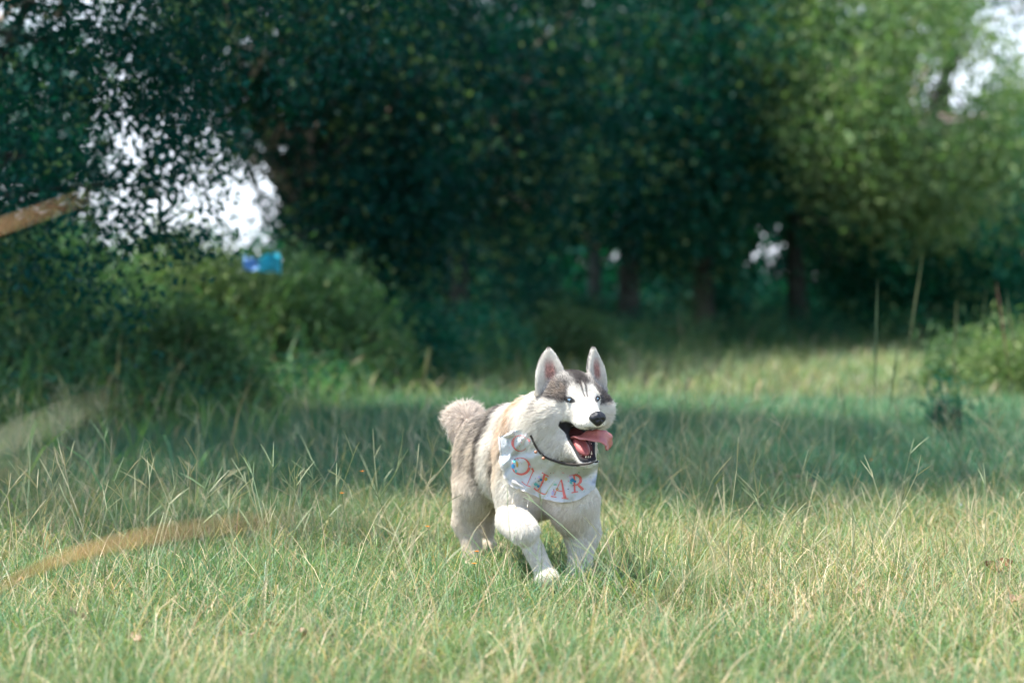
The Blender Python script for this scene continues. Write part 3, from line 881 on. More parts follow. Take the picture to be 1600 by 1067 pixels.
# trunk
ell('body', B(.06, 0, .425), (.20, .112, .138), k=.04)
ell('body', B(-.10, 0, .45), (.20, .10, .12), k=.06)
ell('body', B(-.20, .006, .435), (.105, .098, .115), k=.05)
ell('body', B(.175, .0, .395), (.10, .125, .145), k=.06)
ell('body', P(890, 770, 6.75), (.07, .07, .12), k=.05)            # far shoulder
ell('body', P(806, 745, 6.82), (.065, .06, .13), k=.05)          # near shoulder
ell('body', B(.04, 0, .565), (.17, .07, .045), k=.06)
ell('neck', P(830, 656, 6.78), (.06, .07, .055), k=.06)
ell('body', B(.10, 0, .335), (.13, .10, .10), k=.06)
ell('body', B(-.08, 0, .36), (.16, .085, .09), k=.06)             # withers
# neck and ruff
cone('neck', B(.17, -.02, .50), P(868, 655, 6.66), .115, .105, k=.06)
ell('neck', P(868, 684, 6.66), (.085, .095, .085), ax=HX, k=.05)
ell('neck', P(893, 700, 6.62), (.08, .06, .045), ax=HX, k=.04)
# head
ell('head', Hd(-.002, -.015, .032), (.084, .09, .072), ax=HX, k=.04)
ell('head', Hd(-.066, -.025, -.03), (.058, .06, .07), ax=HX, k=.04)
ell('head', Hd(.082, -.020, -.022), (.059, .06, .070), ax=HX, k=.04)
ell('head', Hd(-.035, .042, .022), (.036, .034, .022), ax=HX, k=.025)
ell('head', Hd(.035, .042, .022), (.036, .034, .022), ax=HX, k=.025)
ell('head', Hd(0, .05, -.02), (.055, .06, .045), ax=HX, k=.03)
cone('muzzle', Hd(0, .07, -.022), Hd(0, .150, -.038), .041, .030, k=.03)
ell('muzzle', Hd(-.024, .112, -.052), (.025, .048, .021), ax=HX, k=.02)
ell('muzzle', Hd(.024, .112, -.052), (.025, .048, .021), ax=HX, k=.02)
# lower jaw
cone('jaw', Hd(-.03, .01, -.12), Hd(-.014, .098, -.176), .034, .017, k=.03)
cone('jaw', Hd(.032, .01, -.12), Hd(.016, .098, -.176), .034, .017, k=.03)
ell('jaw', Hd(0, .100, -.180), (.024, .016, .013), ax=HX, k=.015)
ell('jaw', Hd(0, .02, -.135), (.05, .05, .045), ax=HX, k=.03)
# legs (t < 0 is the dog's right side, the picture's left)
for sg in (-1, 1):
    ell('body', B(-.205, .062 * sg + .008, .35), (.092, .052, .135), k=.05)
cone('leg', B(-.19, -.062, .30), B(-.24, -.062, .185), .066, .048, k=.05)
cone('leg', B(-.24, -.062, .185), B(-.20, -.055, .05), .043, .029, k=.03)
ell('leg', B(-.185, -.055, .025), (.045, .032, .025), k=.02)
cone('leg', B(-.22, .075, .30), B(-.34, .08, .22), .058, .036, k=.05)
cone('leg', B(-.34, .08, .22), B(-.36, .08, .10), .032, .026, k=.03)
ell('leg', B(-.35, .08, .075), (.04, .03, .026), k=.02)
# raised near foreleg
cone('leg', P(803, 765, 6.84), P(806, 808, 6.80), .058, .056, k=.04)
cone('leg', P(801, 812, 6.78), P(820, 830, 6.62), .054, .045, k=.015)
cone('leg', P(824, 838, 6.64), P(850, 892, 6.62), .034, .027, k=.01)
ell('leg', P(855, 903, 6.59), (.034, .036, .026), k=.03)
# planted far foreleg
cone('leg', P(902, 785, 6.78), P(909, 830, 6.80), .070, .058, k=.06)
cone('leg', P(910, 830, 6.80), P(906, 885, 6.76), .050, .036, k=.03)
cone('leg', P(906, 885, 6.76), P(901, 917, 6.72), .035, .032, k=.02)
ell('leg', P(898, 918, 6.69), (.05, .036, .026), k=.02)
# tail curled over the rump
TC = P(728, 662, 7.28)
tail_pts = [B(-.28, 0, .46), B(-.33, -.01, .50), P(730, 655, 7.34), P(719, 655, 7.32), P(719, 664, 7.28)]
for i in range(len(tail_pts) - 1):
    cone('tail', tail_pts[i], tail_pts[i + 1], (.035, .04, .040, .036)[i], (.04, .040, .036, .028)[i], k=.02)
ell('tail', P(734, 660, 7.33), (.040, .045, .030), k=.03)
# ears
EARS = []
for base, tip, w, th, fwd in ((P(859, 592, 6.60), P(857, 546, 6.595), .046, .016, HB * .9 - HA * .35),
                              (P(927, 590, 6.66), P(927, 545, 6.655), .035, .016, HB * .9 + HA * .25)):
    ax_u = norm(tip - base)
    f = norm(fwd - ax_u * np.dot(fwd, ax_u))
    EARS.append(dict(b=base, h=np.linalg.norm(tip - base), u=ax_u, f=f, w=np.cross(ax_u, f), hw=w, th=th))
# mouth cavity, eyes sockets
CUT = [dict(t='c', a=Hd(-.012, .03, -.105), b=Hd(0, .13, -.135), ra=.028, rb=.026, k=.006),
       dict(t='c', a=Hd(-.054, .046, -.064), b=Hd(-.012, .115, -.150), ra=.011, rb=.022, k=.005),
       dict(t='c', a=Hd(-.064, .075, -.083), b=Hd(-.030, .125, -.140), ra=.020, rb=.026, k=.005),
       dict(t='c', a=Hd(.050, .05, -.094), b=Hd(.010, .115, -.150), ra=.018, rb=.020, k=.006),
       dict(t='c', a=Hd(.06, .08, -.100), b=Hd(.03, .13, -.130), ra=.020, rb=.026, k=.006),
       dict(t='c', a=Hd(0, .10, -.104), b=Hd(0, .17, -.125), ra=.028, rb=.04, k=.006)]
EYES = [Hd(-.053, .062, .020), Hd(.043, .066, .021)]


def sd_prim(p, q):
    if q['t'] == 'e':
        d = (p - q['c']) @ q['ax'].T
        k0 = np.linalg.norm(d / q['r'], axis=-1)
        k1 = np.linalg.norm(d / q['r'] ** 2, axis=-1)
        return k0 * (k0 - 1) / np.maximum(k1, 1e-6)
    ab = q['b'] - q['a']
    t = np.clip(((p - q['a']) @ ab) / (ab @ ab), 0, 1)
    return np.linalg.norm(p - (q['a'] + t[..., None] * ab), axis=-1) - (q['ra'] + t * (q['rb'] - q['ra']))


def sd_ear(p, e):
    d = p - e['b']
    t = (d @ e['u']) / e['h']
    x = d @ e['w']
    y = d @ e['f']
    tt = np.clip(t, 0, 1)
    hw = e['hw'] * (1 - tt ** 1.7) ** 0.75 + .004
    th = e['th'] * (1 - .55 * tt)
    cup = 14.0 * x * x * (1 - .5 * tt)                   # edges curl forward
    yy = y - cup
    k = np.sqrt((x / hw) ** 2 + (yy / th) ** 2)
    d1 = (k - 1) * np.minimum(hw, th)
    d2 = np.maximum(np.abs(t - .45) - .55, 0) * e['h']
    return np.maximum(d1, (np.abs(t - .25) - .77) * e['h'])


def prim_bounds(q):
    if q['t'] == 'e':
        r = max(q['r']) + .06
        return q['c'] - r, q['c'] + r
    r = max(q['ra'], q['rb']) + .06
    return np.minimum(q['a'], q['b']) - r, np.maximum(q['a'], q['b']) + r


def smin(a, b, k):
    h = np.clip(.5 + .5 * (a - b) / k, 0, 1)
    return a + (b - a) * h - k * h * (1 - h)


def smax(a, b, k):
    return -smin(-a, -b, k)


def dog_sdf(p):
    d = np.full(p.shape[:-1], .3)
    for q in PR:
        d = smin(d, sd_prim(p, q), q['k'])
    for e in EARS:
        d = smin(d, sd_ear(p, e), .016)
    for q in CUT:
        d = smax(d, -sd_prim(p, q), q['k'])
    for c in EYES:
        d = smax(d, -(np.linalg.norm(p - c, axis=-1) - .0108), .004)
    return d


def build_grid(lo, hi, h):
    n = np.ceil((hi - lo) / h).astype(int) + 1
    xs = [lo[i] + h * np.arange(n[i]) for i in range(3)]
    D = np.full(n, .3, dtype=np.float32)

    def sub(l, u):
        i0 = np.clip(np.floor((l - lo) / h).astype(int), 0, n - 1)
        i1 = np.clip(np.ceil((u - lo) / h).astype(int) + 1, 1, n)
        sl = tuple(slice(i0[i], i1[i]) for i in range(3))
        g = np.stack(np.meshgrid(*[xs[i][sl[i]] for i in range(3)], indexing='ij'), -1).astype(np.float32)
        return sl, g

    for q in PR:
        sl, g = sub(*prim_bounds(q))
        D[sl] = smin(D[sl], sd_prim(g, q).astype(np.float32), q['k'])
    for e in EARS:
        c = e['b'] + e['u'] * e['h'] * .5
        sl, g = sub(c - .13, c + .13)
        D[sl] = smin(D[sl], sd_ear(g, e).astype(np.float32), .016)
    for q in CUT:
        sl, g = sub(*prim_bounds(q))
        D[sl] = smax(D[sl], -sd_prim(g, q).astype(np.float32), q['k'])
    for c in EYES:
        sl, g = sub(c - .03, c + .03)
        D[sl] = smax(D[sl], -(np.linalg.norm(g - c, axis=-1) - .0108).astype(np.float32), .004)
    return D


def surface_nets(D, lo, h):
    s = D < 0
    n = np.array(D.shape)
    cs = np.zeros(n - 1, dtype=np.int8)
    for dx in (0, 1):
        for dy in (0, 1):
            for dz in (0, 1):
                cs += s[dx:n[0] - 1 + dx, dy:n[1] - 1 + dy, dz:n[2] - 1 + dz]
    act = np.argwhere((cs > 0) & (cs < 8))
    idx = np.full(n - 1, -1, dtype=np.int64)
    idx[tuple(act.T)] = np.arange(len(act))
    acc = np.zeros((len(act), 3)); cnt = np.zeros(len(act))
    corners = [(a, b, c) for a in (0, 1) for b in (0, 1) for c in (0, 1)]
    for i, c0 in enumerate(corners):
        for c1 in corners[i + 1:]:
            df = np.abs(np.subtract(c0, c1))
            if df.sum() != 1: continue
            v0 = D[tuple((act + c0).T)]; v1 = D[tuple((act + c1).T)]
            m = (v0 < 0) != (v1 < 0)
            t = np.where(m, v0 / np.where(m, v0 - v1, 1), 0)
            pt = np.array(c0) + t[:, None] * (np.array(c1) - np.array(c0))
            acc += pt * m[:, None]; cnt += m
    V = lo + (act + acc / cnt[:, None]) * h
    F = []
    for ax in range(3):
        o = [0, 0, 0]; o[ax] = 1
        a = s[:n[0] - o[0], :n[1] - o[1], :n[2] - o[2]]
        b = s[o[0]:, o[1]:, o[2]:]
        e = np.argwhere(a != b)
        flip = a[tuple(e.T)]
        u = [0, 0, 0]; u[(ax + 1) % 3] = 1
        w = [0, 0, 0]; w[(ax + 2) % 3] = 1
        u = np.array(u); w = np.array(w)
        ok = ((e - u - w) >= 0).all(1) & (e < n - 1).all(1)
        e = e[ok]; flip = flip[ok]
        q = [idx[tuple((e - u - w).T)], idx[tuple((e - w).T)], idx[tuple(e.T)], idx[tuple((e - u).T)]]
        q = np.stack(q, 1)
        q[~flip] = q[~flip][:, ::-1]
        F.append(q[(q >= 0).all(1)])
    return V, np.concatenate(F)


GH = 0.0042
g_lo = np.array([-.36, 6.30, -.02]); g_hi = np.array([.36, 7.55, .90])
GD = build_grid(g_lo, g_hi, GH)
dog_v, dog_f = surface_nets(GD, g_lo, GH)


def gsample(p):
    """Trilinear sample of the distance grid."""
    q = np.clip((p - g_lo) / GH, 0, np.array(GD.shape) - 1.001)
    i = q.astype(int); f = q - i
    out = 0
    for a in (0, 1):
        for b in (0, 1):
            for c in (0, 1):
                out = out + (f[:, 0] if a else 1 - f[:, 0]) * (f[:, 1] if b else 1 - f[:, 1]) * \
                    (f[:, 2] if c else 1 - f[:, 2]) * GD[i[:, 0] + a, i[:, 1] + b, i[:, 2] + c]
    return out


def grad(p, e=.006):
    g = np.stack([gsample(p + np.eye(3)[k] * e) - gsample(p - np.eye(3)[k] * e) for k in range(3)], 1)
    return norm(g)


def group_weights(p, width=.012):
    gs = ['body', 'neck', 'head', 'muzzle', 'jaw', 'leg', 'tail', 'ear']
    D = {g: np.full(len(p), 9.0) for g in gs}
    for q in PR:
        D[q['g']] = np.minimum(D[q['g']], sd_prim(p, q))
    for e in EARS:
        d = sd_ear(p, e)
        D['ear'] = np.minimum(D['ear'], d)
    W = np.stack([np.exp(-np.clip(D[g], -.02, 1) / width) for g in gs], 1)
    W /= W.sum(1, keepdims=True)
    return {g: W[:, i] for i, g in enumerate(gs)}


WHITE = np.array([.86, .81, .72])
CREAM = np.array([.76, .66, .53])
TAN = np.array([.40, .275, .175])
GREY = np.array([.30, .265, .235])
DARK = np.array([.045, .038, .035])
PINK = np.array([.62, .30, .25])
BLACK = np.array([.012, .011, .012])


def seg_d(x, y, ax, ay, bx, by):
    vx, vy = bx - ax, by - ay
    t = np.clip(((x - ax) * vx + (y - ay) * vy) / (vx * vx + vy * vy), 0, 1)
    return np.hypot(x - ax - t * vx, y - ay - t * vy)


def coat(p, w=None, jitter=0.0):
    """Colour of the coat at a point: the markings belong to the animal, in its own body and head frames."""
    if w is None: w = group_weights(p)
    r = p - DO
    s, t, z = r @ FB, r @ TB, r[:, 2]
    n1 = vnoise(p, 30, 1); n2 = vnoise(p, 90, 2); n3 = vnoise(p, 9, 3)
    # --- trunk: pale underside and shoulders, grizzled saddle, dark parted bands across the flank
    up = smoothstep(.44, .56, z + .03 * n3)
    sd = s + .20 * np.clip(z - .45, -.2, .2) * -1 + .010 * n3
    saddle = smoothstep(-.05, -.12, sd)                     # rear half
    base = lerp(CREAM * np.ones_like(p) * 1.10, GREY * 1.6, .38 * saddle * (.6 + .5 * n1))
    base = lerp(base, GREY * .85, up * (.75 + .25 * n1) * smoothstep(.04, -.06, sd))
    base = lerp(base, CREAM * 1.05, smoothstep(-.22, -.30, sd) * .6 * (1 - up))
    base = lerp(base, WHITE, np.exp(-((sd + .022) / .046) ** 4) * .95)              # the white band
    tanb = np.exp(-((sd - .10) / .04) ** 2)
    base = lerp(base, TAN * 1.45, tanb * .75 * (.7 + .3 * n2) * smoothstep(.34, .46, z))
    base = lerp(base, WHITE, smoothstep(.13, .19, sd))
    line = 0
    for c, wd, st in ((-.095, .026, 1.), (.052, .028, 1.), (-.175, .02, .55), (-.235, .018, .5)):
        g_ = np.exp(-((sd - c) / wd) ** 2) * st * smoothstep(.22, .40, z)
        line = np.maximum(line, g_)
        base = lerp(base, DARK * 1.1, g_ * np.clip(.85 + .3 * n2, 0, 1))
    coat.line = line
    belly = smoothstep(.33, .22, z)
    base = lerp(base, CREAM * 1.1, belly * .8)
    body = base
    legc = lerp(WHITE * np.ones_like(p), CREAM * 1.05, smoothstep(-.05, -.2, s) * .7)
    # --- tail
    tailc = lerp(GREY * 2.1 * np.ones_like(p), CREAM * 1.1, .45 + .3 * n1)
    tailc = lerp(tailc, GREY * 1.1, np.clip(.10 + .4 * n2, 0, .5))
    # --- head
    h = p - HO
    a, b, c = h @ HA, h @ HB, h @ HC
    neckc = lerp(WHITE * np.ones_like(p), TAN * 1.7, np.clip(smoothstep(-.15, -.22, b) * .5 * (1 + n1), 0, 1))
    neckc = lerp(neckc, GREY * .8, smoothstep(-.06, -.13, b) * smoothstep(-.06, .02, a) * .8)
    aa = np.abs(a)
    hd = WHITE * np.ones_like(p)
    # cap: tan-grey sides, black centre, its lower edge arching over the eyes
    edge = .064 + .006 * n1 - .050 * smoothstep(.044, .074, aa) - .02 * smoothstep(.05, .08, a)
    capm = smoothstep(edge - .006, edge + .012, c)
    capc = lerp(TAN * .75 * np.ones_like(p), GREY * .36, np.clip(.72 + .25 * n2, 0, 1))
    capc = lerp(capc, DARK * 1.1, smoothstep(.064, .080, c + .008 * n2) * smoothstep(.085, .060, aa))
    capc = lerp(capc, DARK * 1.8, smoothstep(.03, .05, a) * .85)
    blk = smoothstep(.016, .002, np.abs(c - edge - .008)) * smoothstep(.040, .055, aa)
    capc = lerp(capc, DARK * 2, blk * .75)
    hd = lerp(hd, capc, capm)
    # thin stripes running down the forehead
    for a0, a1 in ((-.012, -.004), (.010, .006)):
        dd = seg_d(a, c, a0, .085, a1, .032)
        hd = lerp(hd, DARK * 2.5, smoothstep(.005, .002, dd) * .75)
    dd = np.abs(a) 
    hd = lerp(hd, WHITE, smoothstep(.005, .002, dd) * smoothstep(.03, .04, c) * smoothstep(.085, .07, c) * .8)
    # dark line down behind the near cheek
    dd = np.abs(a + .118 - .35 * np.clip(c + .02, 0, .1)) 
    hd = lerp(hd, GREY * .6, np.exp(-((b + .045 + .01 * n1) / .018) ** 2) * smoothstep(-.07, -.09, a) * smoothstep(-.06, -.02, c) * .9)
    # eyes' dark rims
    for e, sg in ((EYES[0], -1), (EYES[1], 1)):
        q = p - e
        ea, eb, ec = q @ HA, q @ HB, q @ HC
        rim = np.hypot((ea - sg * .002) / 1.55, ec - ea * sg * .18)
        hd = lerp(hd, BLACK, smoothstep(.0100, .0085, rim) * (eb > -.02))
    # muzzle: black leather lips, dark whisker specks
    muz = hd
    muz = lerp(muz, DARK * 2.5, smoothstep(.75, .85, vnoise(p, 260, 5) * .5 + .5) * smoothstep(.08, .1, b) * (c < -.04) * .6)
    muz = lerp(muz, DARK, smoothstep(.142, .156, b + .25 * np.abs(a) * 0) * smoothstep(-.058, -.070, c) * .9)
    # mouth: inside the cavity
    cav = np.full(len(p), 9.0)
    for q in CUT:
        cav = np.minimum(cav, sd_prim(p, q))
    lip = smoothstep(.0135, .0105, cav)
    inn = smoothstep(.002, -.002, cav)
    mouthc = lerp(BLACK * 1.4 * np.ones_like(p), np.array([.42, .12, .11]), smoothstep(.115, .08, b) * smoothstep(.040, .028, aa) * .6)
    upper = (c > -.078)
    lipm = lip * smoothstep(-.050, -.060, c - .35 * np.clip(b - .06, 0, 1) * 0)

    def mouthed(cc):
        cc = lerp(cc, BLACK * 1.3, lipm * (b > .0) * smoothstep(.10, .09, aa))
        return lerp(cc, mouthc, inn)
    hd, muz, neckc = mouthed(hd), mouthed(muz), mouthed(neckc)
    jaw = mouthed(WHITE * .97 * np.ones_like(p))
    # --- ears: pale, pink inside, thin dark margin
    earc = WHITE * np.ones_like(p)
    for e in EARS:
        q = p - e['b']
        tt = (q @ e['u']) / e['h']; x = q @ e['w']; y = q @ e['f']
        near = np.exp(-np.clip(np.linalg.norm(q - e['u'] * e['h'] * .5, axis=1) - .05, 0, 1) / .01)
        hw = e['hw'] * (1 - np.clip(tt, 0, 1) ** 1.7) ** .75 + .004
        inside = smoothstep(.55, .2, np.abs(x / hw)) * smoothstep(.75, .3, tt) * (y - 14 * x * x > .002)
        c1 = lerp(WHITE * np.ones_like(p), PINK * .95, inside * .85)
        c1 = lerp(c1, GREY, (y - 14 * x * x < -.004) * .7)
        c1 = lerp(c1, DARK * 3, smoothstep(.8, .97, np.abs(x / hw)) * smoothstep(.5, .8, tt) * .7 * (n2 > -.2))
        c1 = lerp(c1, DARK * 3, smoothstep(.93, 1.02, tt) * .8)
        earc = lerp(earc, c1, near)
    out = (body * w['body'][:, None] + neckc * w['neck'][:, None] + hd * w['head'][:, None] +
           muz * w['muzzle'][:, None] + jaw * w['jaw'][:, None] + legc * w['leg'][:, None] +
           tailc * w['tail'][:, None] + earc * w['ear'][:, None])
    return np.clip(out, .004, .95), cav


# root and body
dog = bpy.data.objects.new('dog', None)
dog.location = (float(DO[0]), 6.85, 0)
dog.empty_display_size = .2
COL.objects.link(dog)
tag(dog, 'white and grey husky trotting through the grass with its mouth open and tongue out', 'dog')

m_skin = mat_plain('dog_skin', (.6, .5, .4), rough=.65, spec=.25, tint=True)
w_v = group_weights(dog_v)
col_v, cav_v = coat(dog_v, w_v)
body_o = make_mesh('body', dog_v, dog_f, m_skin, dog, smooth=True, color=col_v)

# fur
NH = 420000
tri = np.concatenate([dog_f[:, [0, 1, 2]], dog_f[:, [0, 2, 3]]])
A = dog_v[tri[:, 0]]; Bv = dog_v[tri[:, 1]]; Cv = dog_v[tri[:, 2]]
area = np.linalg.norm(np.cross(Bv - A, Cv - A), axis=1)
cen = (A + Bv + Cv) / 3
wt_h = np.where((cen - HO) @ HB > -.12, np.where(cen[:, 2] > .52, 2.6, 1.0), 1.0)
# the side turned away from the photograph needs less fur, but has some
pr = area * wt_h
ti = rng.choice(len(tri), NH, p=pr / pr.sum())
u, v = rng.random(NH), rng.random(NH)
fl = u + v > 1
u[fl], v[fl] = 1 - u[fl], 1 - v[fl]
root = A[ti] + u[:, None] * (Bv[ti] - A[ti]) + v[:, None] * (Cv[ti] - A[ti])
w = group_weights(root)
rcol, cav = coat(root, w)
nrm = grad(root)
h = root - HO
a, b, c = h @ HA, h @ HB, h @ HC
length = (w['body'] * .034 + w['neck'] * .042 + w['head'] * .018 + w['muzzle'] * .006 + w['jaw'] * .010 +
          w['leg'] * .017 + w['tail'] * .036 + w['ear'] * .0085)
length *= lerp(np.array([1.0]), np.array([.42]), smoothstep(.0, .07, b) * (w['head'] + w['muzzle']))[:, 0]
length *= 1 + 1.3 * smoothstep(.06, .11, np.abs(a)) * w['head'] * smoothstep(.03, -.03, c)
length = np.minimum(length, .004 + np.clip(cav, 0, 1) * .55)
eyed = np.minimum(*[np.linalg.norm(root - e, axis=1) for e in EYES])
keep = (cav > np.where((c < -.058) & (b > .0), .0125, .005)) & (eyed > .0135)
nose_c = Hd(0, .170, -.034)
keep &= np.linalg.norm((root - nose_c), axis=1) > .026
flow = (w['body'][:, None] * (-FB * .9 - UP * .7) + w['neck'][:, None] * (-UP * 1.0 - FB * .4) +
        w['head'][:, None] * (norm(root - Hd(0, .12, -.02)) * 1.0 - HB * .5 - UP * .1) +
        w['muzzle'][:, None] * (-HB) + w['jaw'][:, None] * (-HB * .6 - UP * .6) + w['leg'][:, None] * (-UP) +
        w['tail'][:, None] * (norm(root - TC) * .6 + UP * -.15) +
        w['ear'][:, None] * UP)
# clumps: strands lean towards shared directions
cl = np.stack([vnoise(root, 42, 11 + k) + .5 * vnoise(root, 120, 21 + k) for k in range(3)], 1)
flow = flow + cl * .30
tang = flow - nrm * (flow * nrm).sum(1, keepdims=True)
tang = norm(tang)
lift = (w['body'] * .32 + w['neck'] * .32 + w['head'] * .32 + w['muzzle'] * .2 + w['jaw'] * .3 + w['leg'] * .28 +
        w['tail'] * 1.1 + w['ear'] * .35)
lift = lift * (1 + .35 * vnoise(root, 60, 31)) 
rcol, _ = coat(root + tang * (length * .9)[:, None] * (w['ear'] < .3)[:, None], w)
FUR = dict(root=root, nrm=nrm, tang=tang, lift=lift, length=length, rcol=rcol, keep=keep)
def cast(px, py, off=0.0, far=7.6):
    """Where the sight line through a photograph pixel meets the dog's coat (distance off from the skin)."""
    px = np.atleast_1d(px).astype(float); py = np.atleast_1d(py).astype(float)
    o = np.array([0, 0, CAM_H])
    tgt = np.stack([P(x, y, 6.9) for x, y in zip(px, py)])
    d = norm(tgt - o)
    t = np.full(len(px), 6.25)
    for _ in range(90):
        q = o + d * t[:, None]
        s = gsample(q) - off
        t += np.clip(s * .8, -.02, .05)
        t = np.minimum(t, far)
    return o + d * t[:, None]


# ---- bandana: cloth draped round the front of the neck and chest
def curve_pts(ctrl, n):
    """Catmull-Rom through 2-D control points."""
    c = np.array(ctrl, float)
    seg = np.linalg.norm(np.diff(c, axis=0), axis=1)
    s = np.concatenate([[0], np.cumsum(seg)]); s /= s[-1]
    c2 = np.concatenate([[2 * c[0] - c[1]], c, [2 * c[-1] - c[-2]]])
    out = []
    for x in np.linspace(0, 1, n):
        k = min(np.searchsorted(s, x, side='right') - 1, len(c) - 2)
        f = (x - s[k]) / (s[k + 1] - s[k])
        p0, p1, p2, p3 = c2[k:k + 4]
        out.append(.5 * (2 * p1 + (p2 - p0) * f + (2 * p0 - 5 * p1 + 4 * p2 - p3) * f ** 2 + (3 * p1 - p0 - 3 * p2 + p3) * f ** 3))
    return np.array(out)


BOFF = .019
NU, NV = 90, 34
top = curve_pts([(801, 674), (819, 671), (831, 688), (846, 710), (866, 722), (890, 728), (915, 728), (936, 719)], NU)
bot = curve_pts([(781, 682), (783, 706), (786, 732), (797, 755), (822, 768), (850, 779), (885, 785), (912, 776), (930, 762)], NU)
tt = np.linspace(0, 1, NV)
gridp = top[:, None, :] * (1 - tt)[None, :, None] + bot[:, None, :] * tt[None, :, None]
q = gridp.reshape(-1, 2)
bp = cast(q[:, 0], q[:, 1], BOFF)
bnrm = grad(bp, .012)
# smooth the draped sheet so it bridges hollows like cloth
G = bp.reshape(NU, NV, 3)
for _ in range(14):
    G2 = G.copy()
    G2[1:-1] = (G[:-2] + G[2:] + 2 * G[1:-1]) / 4
    G3 = G2.copy()
    G3[:, 1:-1] = (G2[:, :-2] + G2[:, 2:] + 2 * G2[:, 1:-1]) / 4
    G = G3
view = norm(G.reshape(-1, 3) - np.array([0, 0, CAM_H]))
uu = np.repeat(np.linspace(0, 1, NU), NV); vv = np.tile(tt, NU)
# folds radiating from the collar at the left, and gathers along the hem
fold = 1.6 * (.004 * np.sin(uu * 34 + 5 * vv) * smoothstep(.75, .1, uu) * (1 - vv * .5)
        + .007 * np.exp(-((uu - .40 + .22 * vv) / .035) ** 2) - .007 * np.exp(-((uu - .33 + .20 * vv) / .03) ** 2)
         + .006 * np.exp(-((uu - .56 + .1 * vv) / .03) ** 2) - .005 * np.exp(-((uu - .62 + .1 * vv) / .025) ** 2)
         + .006 * np.exp(-((vv - .18 - .5 * (uu - .45)) / .07) ** 2) * smoothstep(.38, .5, uu) * smoothstep(.95, .7, uu)
         + .006 * np.exp(-((uu - .16 - .05 * vv) / .02) ** 2) - .005 * np.exp(-((uu - .20 - .06 * vv) / .02) ** 2)
         + .005 * np.exp(-((uu - .78 + .05 * vv) / .025) ** 2)
        + .0060 * vnoise(G.reshape(-1, 3), 28, 8) + .0025 * vnoise(G.reshape(-1, 3), 70, 9))
GB = (G.reshape(-1, 3) - view * fold[:, None]).reshape(NU, NV, 3)


def bsurf(u, v, lift=0.0):
    u = np.clip(np.asarray(u, float) * (NU - 1), 0, NU - 1.001); v = np.clip(np.asarray(v, float) * (NV - 1), 0, NV - 1.001)
    i, j = u.astype(int), v.astype(int)
    f, g = (u - i)[..., None], (v - j)[..., None]
    p = GB[i, j] * (1 - f) * (1 - g) + GB[i + 1, j] * f * (1 - g) + GB[i, j + 1] * (1 - f) * g + GB[i + 1, j + 1] * f * g
    n = norm(np.cross(GB[i + 1, j] - GB[i, j], GB[i, j + 1] - GB[i, j]))
    n = np.where((n * (p - np.array([0, 0, CAM_H]))).sum(-1, keepdims=True) > 0, -n, n)
    return p + n * lift


def to_uv(px, py):
    """(u, v) on the cloth for a photograph pixel."""
    d = np.hypot(gridp[..., 0] - px, gridp[..., 1] - py)
    i, j = np.unravel_index(np.argmin(d), d.shape)
    i = min(max(i, 1), NU - 2); j = min(max(j, 1), NV - 2)
    e1 = (gridp[i + 1, j] - gridp[i - 1, j]) / 2; e2 = (gridp[i, j + 1] - gridp[i, j - 1]) / 2
    s = np.linalg.solve(np.array([e1, e2]).T, np.array([px, py]) - gridp[i, j])
    return (i + s[0]) / (NU - 1), (j + s[1]) / (NV - 1)


m_cloth = mat_leaf('bandana_cloth', trans=.22, rough=.85, spec=.1, tcol=(1, 1, 1))
inner = (GB.reshape(-1, 3) + view * .002)
Vb = np.concatenate([GB.reshape(-1, 3), inner])
ii = np.arange(NU * NV).reshape(NU, NV)
Fq = np.stack([ii[:-1, :-1], ii[1:, :-1], ii[1:, 1:], ii[:-1, 1:]], -1).reshape(-1, 4)
rim = np.concatenate([ii[:, 0], ii[-1, 1:], ii[::-1, -1][1:], ii[0, ::-1][1:-1]])
rn = np.roll(rim, -1)
Fr = np.stack([rim, rn, rn + NU * NV, rim + NU * NV], 1)
cb = np.tile(np.array([.66, .68, .69]), (len(Vb), 1))
# scattered printed specks, flat print on the cloth
spk = vnoise(Vb, 210, 41)
for lo_, colr in ((.78, (.75, .25, .25)),):
    cb = lerp(cb, np.array(colr), smoothstep(lo_, lo_ + .12, spk) * .55)
spk = vnoise(Vb, 230, 43)
cb = lerp(cb, np.array([.15, .45, .5]), smoothstep(.8, .9, spk) * .5)
bandana = make_mesh('bandana', Vb, np.concatenate([Fq, Fq[:, ::-1] + NU * NV, Fr]), m_cloth, dog, smooth=True, color=cb)
tag(bandana, 'white bandana with coral lettering tied round the neck')

m_letter = mat_plain('bandana_letter_print', (.64, .17, .15), rough=.8, spec=.1)
m_leth = m_letter


def stroke(pts, widths, lift=.0012, name='printed_letter'):
    """A flat printed stroke laid on the cloth; pts in photograph pixels."""
    pts = curve_pts(pts, 26) if len(pts) > 2 else np.linspace(pts[0], pts[1], 12)
    wd = .82 * np.interp(np.linspace(0, 1, len(pts)), np.linspace(0, 1, len(widths)), widths)
    tg = np.gradient(pts, axis=0); tg /= np.maximum(np.linalg.norm(tg, axis=1, keepdims=True), 1e-6)
    nn = np.stack([-tg[:, 1], tg[:, 0]], 1)
    rows = []
    for k in (-.5, 0, .5):
        uv = np.array([to_uv(*p) for p in pts + nn * wd[:, None] * k])
        rows.append(bsurf(uv[:, 0], uv[:, 1], lift))
    n = len(pts)
    V = np.concatenate(rows)
    i = np.arange(n - 1)
    F = np.concatenate([np.stack([i, i + 1, n + i + 1, n + i], 1), np.stack([n + i, n + i + 1, 2 * n + i + 1, 2 * n + i], 1)])
    return V, F


def arc(cx, cy, rx, ry, a0, a1, n=14):
    t = np.radians(np.linspace(a0, a1, n))
    return [(cx + rx * math.cos(x), cy + ry * math.sin(x)) for x in t]


